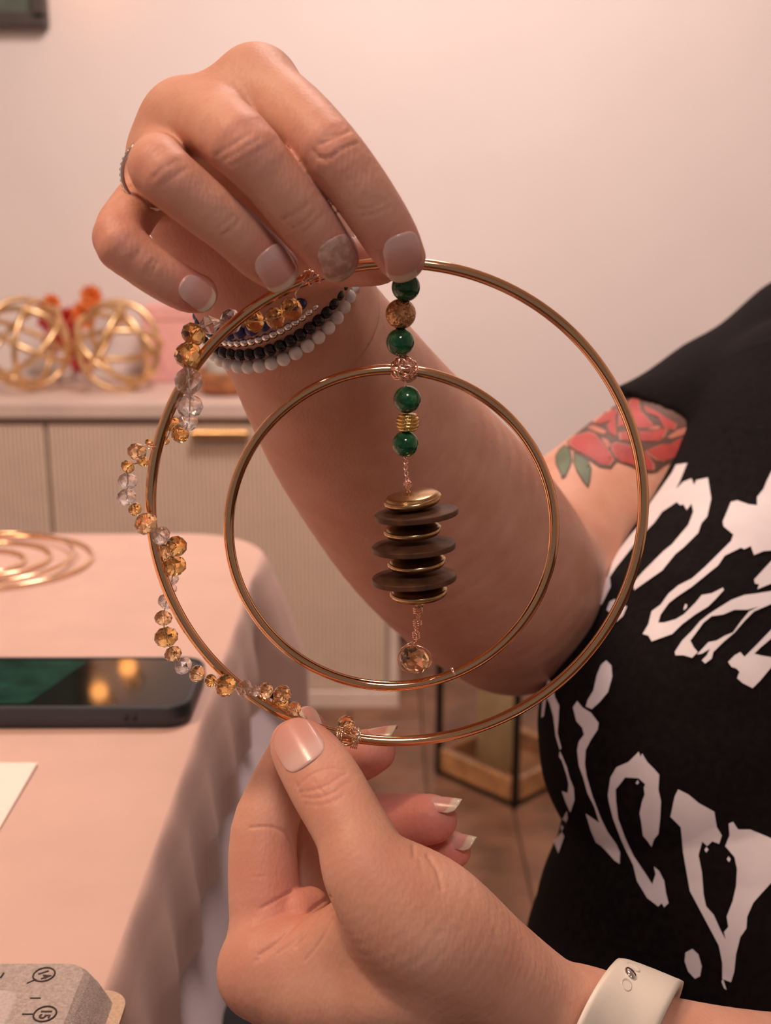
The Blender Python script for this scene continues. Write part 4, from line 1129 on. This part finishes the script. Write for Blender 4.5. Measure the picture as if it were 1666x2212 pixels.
# ================================================================== THE BEADED HOOP ORNAMENT
HC = on_y(858, 1083, 0.347); YH = 0.347
def HP(px, py, dy=0.0): return on_y(px, py, YH + dy)
orn = empty('hoop_mobile', HP(858, 1612), 'two gold hoops, one hung inside the other, wound with amber crystals', 'ornament')
def ring_fit(l, r, t, b, dyc=0):
    a = HP(l, (t+b)/2); c = HP(r, (t+b)/2); u = HP((l+r)/2, t); d = HP((l+r)/2, b)
    return np.array([(a[0]+c[0])/2, YH+dyc, (u[2]+d[2])/2]), (c[0]-a[0])/2, (u[2]-d[2])/2
TR = 12.0/F*0.357
cO, aO, bO = ring_fit(325, 1391, 568, 1601); cI, aI, bI = ring_fit(494, 1198, 798, 1482)
print('hoop radii', aO, bO, aI, bI)
rO = (aO+bO)/2; rI = (aI+bI)/2
def circle(c, ax, az, n=160): return [c + np.array([ax*math.cos(t), 0, az*math.sin(t)]) for t in np.linspace(0, 2*math.pi, n, endpoint=False)]
o = tube('outer_hoop', circle(cO, aO, bO), TR, M['gold'], orn, 16, True); o['label'] = 'wide gold metal hoop'
o = tube('inner_hoop', circle(cI, aI, bI), TR*0.95, M['gold'], orn, 16, True); o['label'] = 'smaller gold metal hoop hanging inside'
sA, sB = HP(979, 1453), HP(983, 1451)
tube('hoop_joint', [sA, (sA+sB)/2, sB], TR*1.02, M['pale_wire'], orn, 14)

# ---- faceted crystal meshes (unit radius)
def facet_mesh(name, m, rows, seg):
    V, Fc = [], []
    for i, (z, r) in enumerate(rows):
        for k in range(seg):
            a = 2*math.pi*(k + 0.5*(i % 2))/seg; V.append((r*math.cos(a), r*math.sin(a), z))
    for i in range(len(rows)-1):
        for k in range(seg):
            k2 = (k+1) % seg; a, b = i*seg+k, i*seg+k2; c, d = (i+1)*seg+k, (i+1)*seg+k2
            if i % 2 == 0: Fc += [(a, b, c), (b, d, c)]
            else: Fc += [(a, b, d), (a, d, c)]
    Fc.append(tuple(range(seg-1, -1, -1))); Fc.append(tuple((len(rows)-1)*seg+k for k in range(seg)))
    me = bpy.data.meshes.new(name); me.from_pydata(V, [], Fc); me.update(); me.materials.append(m)
    bm = bmesh.new(); bm.from_mesh(me); bmesh.ops.recalc_face_normals(bm, faces=bm.faces); bm.to_mesh(me); bm.free()
    return me
RON = [(-0.78, 0.36), (-0.46, 0.84), (0, 1.0), (0.46, 0.84), (0.78, 0.36)]
RND = [(-0.95, 0.30), (-0.62, 0.80), (-0.2, 1.0), (0.2, 1.0), (0.62, 0.80), (0.95, 0.30)]
BIC = [(-1.0, 0.28), (0, 1.0), (1.0, 0.28)]
MESH = {}
for mk in ('amber', 'honey', 'clear'):
    MESH[mk, 'ron'] = facet_mesh('crystal_'+mk, M[mk], RON, 9); MESH[mk, 'rnd'] = facet_mesh('crystal_round_'+mk, M[mk], RND, 7); MESH[mk, 'bic'] = facet_mesh('crystal_bicone_'+mk, M[mk], BIC, 6)
B = 0.004                                              # in front of / behind the hoop tube
strand = [ # px, py, radius px, crystal, shape, offset from hoop plane (negative is nearer)
 (629.5,668,28,'amber','ron',.001),(594,687.5,25,'amber','ron',.001),(550,694,25,'amber','ron',.003),(499,694,28,'clear','ron',.007),(452,702,24,'clear','bic',.005),
 (418,722,28,'amber','ron',.000),(406.6,767,30,'amber','rnd',-.003),(407.6,823,31,'clear','rnd',-.006),(410,877,30,'clear','ron',-.004),(407,911,22,'clear','ron',-.002),
 (389,937,21,'amber','ron',.001),(374,917,18,'amber','ron',.0055),(357,951,11,'amber','ron',.005),(322,957,10,'amber','ron',.004),
 (296,976,22,'honey','ron',.002),(308,996,14,'amber','ron',.004),(276,1008,16,'amber','ron',.001),(276,1039,22,'clear','ron',0),(273.5,1074,22,'clear','ron',-.001),(292,1100,16,'amber','ron',-.003),
 (315,1131,27,'honey','ron',-.006),(348,1157,22,'clear','ron',-.006),(381,1180,24,'amber','ron',-.003),(357,1195,24,'honey','ron',.005),(377,1222,27,'amber','ron',.001),(371,1249,16,'clear','ron',.002),
 (370,1271,14,'clear','bic',.004),(360,1299,20,'clear','ron',.0065),(353,1335,20,'honey','ron',.003),(359,1376,27,'amber','ron',.001),(374,1412,20,'honey','ron',0),
 (396,1438,21,'clear','ron',-.001),(426,1455,20,'honey','ron',-.001),(455,1470,15,'amber','ron',-.003),(487,1481,26,'amber','ron',-.006),(527.6,1487,20,'clear','ron',-.005),
 (553,1492,13,'clear','ron',-.003),(574,1492,19,'honey','ron',-.001),(610,1499,21,'honey','ron',0),(605,1519,20,'amber','ron',.003),(580,1519,12,'clear','ron',.005),(634,1533,19,'honey','ron',.001),(655,1556,12,'clear','ron',.003),
]
SP = [HP(s[0], s[1], s[5]) for s in strand]
for i, s in enumerate(strand):
    a = SP[max(i-1, 0)]; b = SP[min(i+1, len(SP)-1)]
    ax = (b-a)/np.linalg.norm(b-a); r = s[2]/F*proj(SP[i])[2]
    inst('bead', MESH[s[3], s[4]], SP[i], orn, ax, (r, r, r), spin=0.7*i)
start = [HP(672, 597, -.003), HP(641, 628, -.001), HP(640, 648, .0)]
tube('strand_wire', smooth_path(start + SP + [HP(690, 1578, .003), HP(716, 1592, 0)], 4), 0.00022, M['silver'], orn, 5)
for px, py, r, k in ((748, 1562, 19, 'honey'), (716, 1594, 14, 'amber')):
    c = HP(px, py, -.001); q = r/F*proj(c)[2]; inst('bead', MESH[k, 'ron'], c, orn, (0.3, 0.2, 1), (q, q, q*1.1))

# ---- wire wrappings
def loops(cen, R, n, seed, squash=(1, 1, 1), wob=0.12):
    rnd = random.Random(seed); out = []
    for i in range(n):
        nn = Vector((rnd.gauss(0, 1), rnd.gauss(0, 1)-0.6, rnd.gauss(0, 1))).normalized(); u = nn.orthogonal().normalized(); v = nn.cross(u)
        ph = rnd.uniform(0, 6); off = rnd.uniform(-0.45, 0.45)
        pts = []
        for t in np.linspace(0, 2*math.pi, 40, endpoint=False):
            q = nn*off + (u*math.cos(t) + v*math.sin(t))*math.sqrt(1-off*off)*(1 + wob*math.sin(3*t+ph))
            pts.append(cen + np.array([q.x*squash[0], q.y*squash[1], q.z*squash[2]])*R)
        out.append((pts, True))
    return out
def around(c, tangent, R, n, pitch, r0=0):
    t = np.array(tangent, float); t /= np.linalg.norm(t); u = np.cross(t, [0, 1, 0]); u /= np.linalg.norm(u); v = np.cross(t, u)
    return [c + t*pitch*(k/24.0 - n/2) + R*(u*math.cos(2*math.pi*k/24+r0) + v*math.sin(2*math.pi*k/24+r0)) for k in range(int(n*24)+1)]
kc = HP(874, 797, -.0006)
o = tubes('wire_knot', loops(kc, 0.0038, 13, 4, (1.0, 0.9, 0.95)), 0.00026, M['gold_wire'], orn); o['label'] = 'tangled rose gold wire knot'
tc_ = HP(672, 600, 0)
tubes('wire_knot', loops(tc_, 0.0026, 7, 9, (1.1, 1.1, 0.8)), 0.00024, M['gold_wire'], orn)
w1 = HP(733, 1592, 0); w2 = HP(768, 1600, 0)
tn = w2-w1
tubes('wire_wrap', [(around(w1, tn, TR+0.0007, 3, 0.0007), False), (around(w2, tn, TR+0.0007, 4, 0.0006, 1), False)] + loops((w1+w2)/2+np.array([0, -.001, .0018]), 0.0040, 6, 21, (1.0, .7, .75)), 0.00026, M['pale_wire'], orn)
w3 = HP(330, 965, 0); tube('wire_wrap', around(w3, HP(334, 940)-w3, TR+0.0003, 1.5, 0.0008), 0.0002, M['gold_wire'], orn, 5)

# ---- the central string
def sphere_mesh(name, r, m, seg=32):
    bm = bmesh.new(); bmesh.ops.create_uvsphere(bm, u_segments=seg, v_segments=seg//2, radius=r)
    me = bpy.data.meshes.new(name); bm.to_mesh(me); bm.free()
    me.polygons.foreach_set('use_smooth', [True]*len(me.polygons)); me.materials.append(m); return me
S0 = -0.001
for i, (px, py, r) in enumerate(((877, 620, 31), (865, 739, 30.5), (880, 863, 30), (876, 959, 28.5))):
    c = HP(px, py, S0); o = inst('bead', sphere_mesh('green_bead', r/F*proj(c)[2], M['green']), c, orn, (0.1*i, 0.3, 1), spin=i*1.3)
    o['label'] = 'mottled dark green round bead'
c = HP(866, 678, S0); o = inst('bead', sphere_mesh('textured_gold_bead', 33/F*proj(c)[2], M['gold_rough']), c, orn); o['label'] = 'rough sparkling gold bead'
c = HP(881, 912, S0); q = 1/F*proj(c)[2]
prof = []
for i, w in enumerate((20, 24, 24.5, 24, 20)):
    z = (i-2)*7.4*q
    for t in np.linspace(-80, 80, 7): prof.append(((w-3.6+3.6*math.cos(math.radians(t)))*q, z + 3.6*q*math.sin(math.radians(t))))
V, Fc = lathe_data(prof, 64, lambda i, a: 0.7*q*math.sin(a*22 + i*0.7))
o = mesh_obj('spacer', [(x+c[0], y+c[1], z+c[2]) for x, y, z in V], Fc, M['gold_rib'], orn); o['label'] = 'ribbed gold spacer bead'
def lens_prof(R, h, n=14):
    inner = [(R*f, -(0.0009 + (h-0.0009)*(1-f*f)**0.8)) for f in (0.06, 0.3, 0.55, 0.75, 0.9)]
    top = [(r, -z) for r, z in inner][::-1]
    return inner + [(R-0.0009 + 0.0009*math.cos(math.radians(t)), 0.0009*math.sin(math.radians(t))) for t in np.linspace(-80, 80, 9)] + top
def disc(px, py, half, tilt, kind, tip=0.0):
    c = HP(px, py, S0); R = half/F*proj(c)[2]
    nrm = Vector((-math.sin(math.radians(tilt)), -math.sin(math.radians(tip)), 1)).normalized()
    if kind == 'gold': V, Fc = lathe_data(lens_prof(R, 0.0024), 56)
    else:
        h = 0.00082; V, Fc = lathe_data([(R*0.06, -h*2.4), (R*0.3, -h*2.2), (R*0.65, -h*1.6), (R*0.985, -h), (R*0.998, -h*0.75), (R, 0), (R*0.998, h*0.75), (R*0.985, h), (R*0.65, h*1.6), (R*0.3, h*2.2), (R*0.06, h*2.4)], 56)
    me = bpy.data.meshes.new('disc'); me.from_pydata(V, [], Fc); me.update(); me.polygons.foreach_set('use_smooth', [True]*len(me.polygons))
    if kind == 'wood': me.set_sharp_from_angle(angle=math.radians(25))
    me.materials.append(M['gold_disc'] if kind == 'gold' else M['wood_disc'])
    o = inst('disc', me, c, orn, nrm, spin=px); o['label'] = 'antique gold lens-shaped disc' if kind == 'gold' else 'dark brown wooden disc'
for d in ((892, 1079, 63, 8.5, 'gold', 2), (900, 1110, 91, 5.6, 'wood', -3), (892, 1145, 63, 5.5, 'gold', 0), (894, 1181, 91, 3.8, 'wood', -3), (901, 1214, 64, 5.5, 'gold', 0), (895, 1249, 92, 4, 'wood', -3), (905, 1279, 63, 5, 'gold', 0)): disc(*d)
def twist(pts, R, turns, n=60):
    base = smooth_path(pts, 10); L = np.linspace(0, 1, len(base)); t = np.linspace(0, 1, n)
    B_ = np.stack([np.interp(t, L, base[:, k]) for k in range(3)], 1)
    out = []
    for ph in (0, math.pi):
        out.append(([b + R*np.array([math.cos(2*math.pi*turns*x+ph), math.sin(2*math.pi*turns*x+ph), 0]) for b, x in zip(B_, t)], False))
    return out
tubes('twisted_wire', twist([HP(877, 985, S0), HP(877, 1012, S0), HP(881, 1040, S0), HP(884, 1072, S0)], 0.00055, 3.2) + loops(HP(882, 1046, S0), 0.0011, 3, 5), 0.00022, M['gold_wire'], orn)
tubes('twisted_wire', twist([HP(909, 1290, S0), HP(905, 1330, S0), HP(900, 1360, S0), HP(897, 1392, S0)], 0.0005, 7, 110) + [(around(HP(903, 1318, S0), (0.1, 0, -1), 0.0013, 3, 0.0007), False), (around(HP(902, 1345, S0), (0.1, 0, -1), 0.0012, 2.5, 0.0007, 1), False), (around(HP(899, 1372, S0), (0.1, 0, -1), 0.0010, 3, 0.0007, 2), False)], 0.00022, M['gold_wire'], orn)
for px, py in ((912, 1296), (906, 1307)):
    c = HP(px, py, S0)
    V, Fc = lathe_data([(0.0007, -0.0006), (0.0011, -0.0006), (0.0012, 0), (0.0011, 0.0006), (0.0007, 0.0006)], 14)
    me = bpy.data.meshes.new('crimp'); me.from_pydata(V, [], Fc); me.update(); me.materials.append(M['gold_disc']); inst('crimp_bead', me, c, orn, (0.5, 0, 1))
tube('core_wire', [HP(877, 585, S0), HP(866, 678, S0), HP(865, 739, S0), HP(874, 797, S0), HP(880, 863, S0), HP(881, 912, S0), HP(876, 959, S0), HP(877, 988, S0)], 0.0003, M['gold_wire'], orn, 6)
tube('core_wire', [HP(884, 1068, S0), HP(896, 1144, S0), HP(898, 1215, S0), HP(909, 1300, S0)], 0.0004, M['gold_disc'], orn, 6)
c = HP(896, 1424, S0); q = 1/F*proj(c)[2]
inst('bead', MESH['honey', 'ron'], c, orn, (0.55, 0, 1), (35*q, 35*q, 33*q), spin=0.3)['label'] = 'faceted honey crystal drop'
tube('drop_wire', [c + np.array([36.5*q*math.cos(t), -0.0006*math.sin(2*t), 31.5*q*math.sin(t)]) for t in np.linspace(0, 2*math.pi, 60, endpoint=False)], 0.00026, M['gold_wire'], orn, 6, True)
tube('drop_wire', [HP(866, 1402, S0-.001), HP(880, 1392, S0-.0015), HP(897, 1384, S0)], 0.00024, M['gold_wire'], orn, 5)

# ================================================================== JEWELLERY ON THE HANDS
def wrist_ring(pxs, gap):
    pts = [march(right_hand_arm, *p) for p in pxs]
    n = np.cross(pts[1]-pts[0], pts[2]-pts[0]); n /= np.linalg.norm(n)
    c = P(655, 717, .415); c0 = P(603, 648, .400)
    a = c-c0; t = ((pts[0]-c0) @ n)/(a @ n); ctr = c0 + a*t
    u = pts[1]-ctr; u -= n*(u @ n); u /= np.linalg.norm(u); v = np.cross(n, u)
    out = []
    th = np.linspace(0, 2*math.pi, 240, endpoint=False)
    D = u*np.cos(th)[:, None] + v*np.sin(th)[:, None]; lo = np.full(240, 0.008); hi = np.full(240, 0.07)
    for _ in range(22):
        m_ = (lo+hi)/2; o_ = R_arm(ctr + D*m_[:, None]) > gap
        hi = np.where(o_, m_, hi); lo = np.where(o_, lo, m_)
    return ctr + D*hi[:, None], n
def right_hand_arm(X): return R_arm(X)
def along(path, step):
    seg = np.linalg.norm(np.roll(path, -1, 0)-path, axis=1); cum = np.concatenate([[0], np.cumsum(seg)]); L = cum[-1]
    n = max(6, int(round(L/step))); t = np.arange(n)*L/n
    q = np.vstack([path, path[:1]])
    return np.stack([np.interp(t, cum, q[:, k]) for k in range(3)], 1)
def bracelet(pxs, r, m, step, name, label, faceted=False):
    path, n = wrist_ring(pxs, r*0.98)
    e = empty(name, path.mean(0), label, 'bracelet')
    pts = along(path, step)
    me = facet_mesh('small_clear', m, RON, 8) if faceted else sphere_mesh(name+'_bead', r, m, 18)
    for i, p in enumerate(pts):
        tgt = pts[(i+1) % len(pts)] - pts[i-1]
        inst('bead', me, p, e, tgt, (r, r, r) if faceted else (1, 1, 1), spin=i*0.9)
    tube('elastic', path[::4], 0.0003, m, e, 5, True)
bracelet([(742, 640), (612, 765), (505, 776)], 0.0023, M['whitebead'], 0.0044, 'bead_bracelet', 'bracelet of white marbled round beads, lowest of the stack on the wrist')
bracelet([(722, 630), (604, 738), (500, 752)], 0.0021, M['blackbead'], 0.0037, 'bead_bracelet', 'bracelet of glossy black round beads above the white bead bracelet')
bracelet([(698, 630), (590, 714), (480, 726)], 0.0016, M['silver'], 0.0026, 'bead_bracelet', 'bracelet of tiny silvery beads above the black bead bracelet')
bracelet([(670, 625), (570, 692), (460, 700)], 0.0023, M['bluebead'], 0.0044, 'bead_bracelet', 'bracelet of dark blue beads, highest of the stack nearest the palm')

# finger ring
rc = P(336, 378, .336); rax = P(346, 367, .318) - P(352, 330, .360); rax /= np.linalg.norm(rax)
u = np.cross(rax, [0, 0, 1.0]); u /= np.linalg.norm(u); v = np.cross(rax, u)
rg = empty('finger_ring', rc, 'thin silver band ring with a row of tiny stones on the ring finger', 'ring')
RR = 0.0091
for k_, (off, r_) in enumerate(((-0.0006, 0.00055), (0.0006, 0.00055))):
    tube('band', [rc + rax*off + RR*(u*math.cos(t) + v*math.sin(t)) for t in np.linspace(0, 2*math.pi, 72, endpoint=False)], r_, M['silver'], rg, 8, True)
stm = facet_mesh('tiny_stone', M['clear'], RON, 6)
for t in np.linspace(0, 2*math.pi, 40, endpoint=False):
    d = u*math.cos(t) + v*math.sin(t); inst('stone', stm, rc + d*(RR+0.0004), rg, d, (0.00055,)*3)

# ================================================================== WATCH STRAP
M['strap'] = mat('cream_silicone', (0.74, 0.68, 0.58), 0.42, noise=0.01, scale=60)
M['stud'] = mat('polished_steel', (0.8, 0.78, 0.76), 0.12, 1.0)
def strap_pt(th, s, gap):
    """th round the wrist, s along the arm"""
    ctr = W0 + s[:, None]*WAX; D = np.cos(th)[:, None]*WU + np.sin(th)[:, None]*WV; lo = np.full(len(th), 0.004); hi = np.full(len(th), 0.06)
    for _ in range(22):
        m_ = (lo+hi)/2; o_ = left_hand(ctr + D*m_[:, None]) > gap
        hi = np.where(o_, m_, hi); lo = np.where(o_, lo, m_)
    return ctr + D*hi[:, None]
cA = P(1262, 2130, .352); 
WAX = P(1450, 2314, .375) - P(1267, 2258, .369); WAX /= np.linalg.norm(WAX); WAX = WAX - 0.62*FWD; WAX /= np.linalg.norm(WAX)
W0 = P(1332, 2272, .3715)
WU = np.array(UP) - WAX*(UP @ WAX); WU /= np.linalg.norm(WU); WV = np.cross(WAX, WU)
NT_, NS_ = 90, 13
Wd = 0.0195
V, Fc = [], []
for lay, gap in ((0, 0.0045), (1, 0.0022)):
    th = np.repeat(2*math.pi*np.arange(NT_)/NT_, NS_); sN = np.tile(np.linspace(-1, 1, NS_), NT_)
    V += list(strap_pt(th, sN*Wd/2, gap + ((1-np.abs(sN)**8)*0.0006 if lay == 0 else 0)))
n1 = NT_*NS_
for i in range(NT_):
    i2 = (i+1) % NT_
    for j in range(NS_-1):
        a, b, c_, d = i*NS_+j, i*NS_+j+1, i2*NS_+j+1, i2*NS_+j
        Fc.append((a, b, c_, d)); Fc.append((n1+d, n1+c_, n1+b, n1+a))
    Fc.append((i*NS_, i2*NS_, n1+i2*NS_, n1+i*NS_)); e_ = NS_-1
    Fc.append((i2*NS_+e_, i*NS_+e_, n1+i*NS_+e_, n1+i2*NS_+e_))
ws = empty('watch_strap', W0, 'cream silicone watch strap with a steel stud round the lower wrist', 'watch strap')
st = mesh_obj('strap', V, Fc, M['strap'], ws)
sb = BVHTree.FromPolygons([tuple(v) for v in V], Fc)
def on_strap(px, py):
    r = Vector(ray(px, py)).normalized(); loc, nor, i_, d = sb.ray_cast(Vector(CAM), r)
    if loc is None: return None, None
    if nor.dot(r) > 0: nor = -nor
    return np.array(loc), np.array(nor)
M['strap_hole'] = mat('strap_hole', (0.60, 0.54, 0.46), 0.6)
for px, py, nm in ((1362, 2103, 'stud'), (1354, 2127, 'hole'), (1368, 2089, 'hole')):
    p, n = on_strap(px, py)
    if p is None: print('strap miss', px, py); continue
    if nm == 'stud': V2, F2 = lathe_data([(0.0021, -0.0006), (0.0022, 0.0002), (0.0018, 0.0007), (0.0009, 0.0010), (0.0002, 0.0011)], 28)
    else: V2, F2 = lathe_data([(0.0021, -0.0003), (0.0021, 0.00012), (0.0018, 0.00015), (0.0014, -0.0002), (0.0002, -0.00025)], 28)
    me = bpy.data.meshes.new(nm); me.from_pydata(V2, [], F2); me.update(); me.polygons.foreach_set('use_smooth', [True]*len(me.polygons))
    me.materials.append(M['stud'] if nm == 'stud' else M['strap_hole'])
    o = inst('steel_stud' if nm == 'stud' else 'strap_hole', me, p, ws, n, (1.25, 0.85, 1))
    if nm == 'stud': o['label'] = 'polished steel stud'
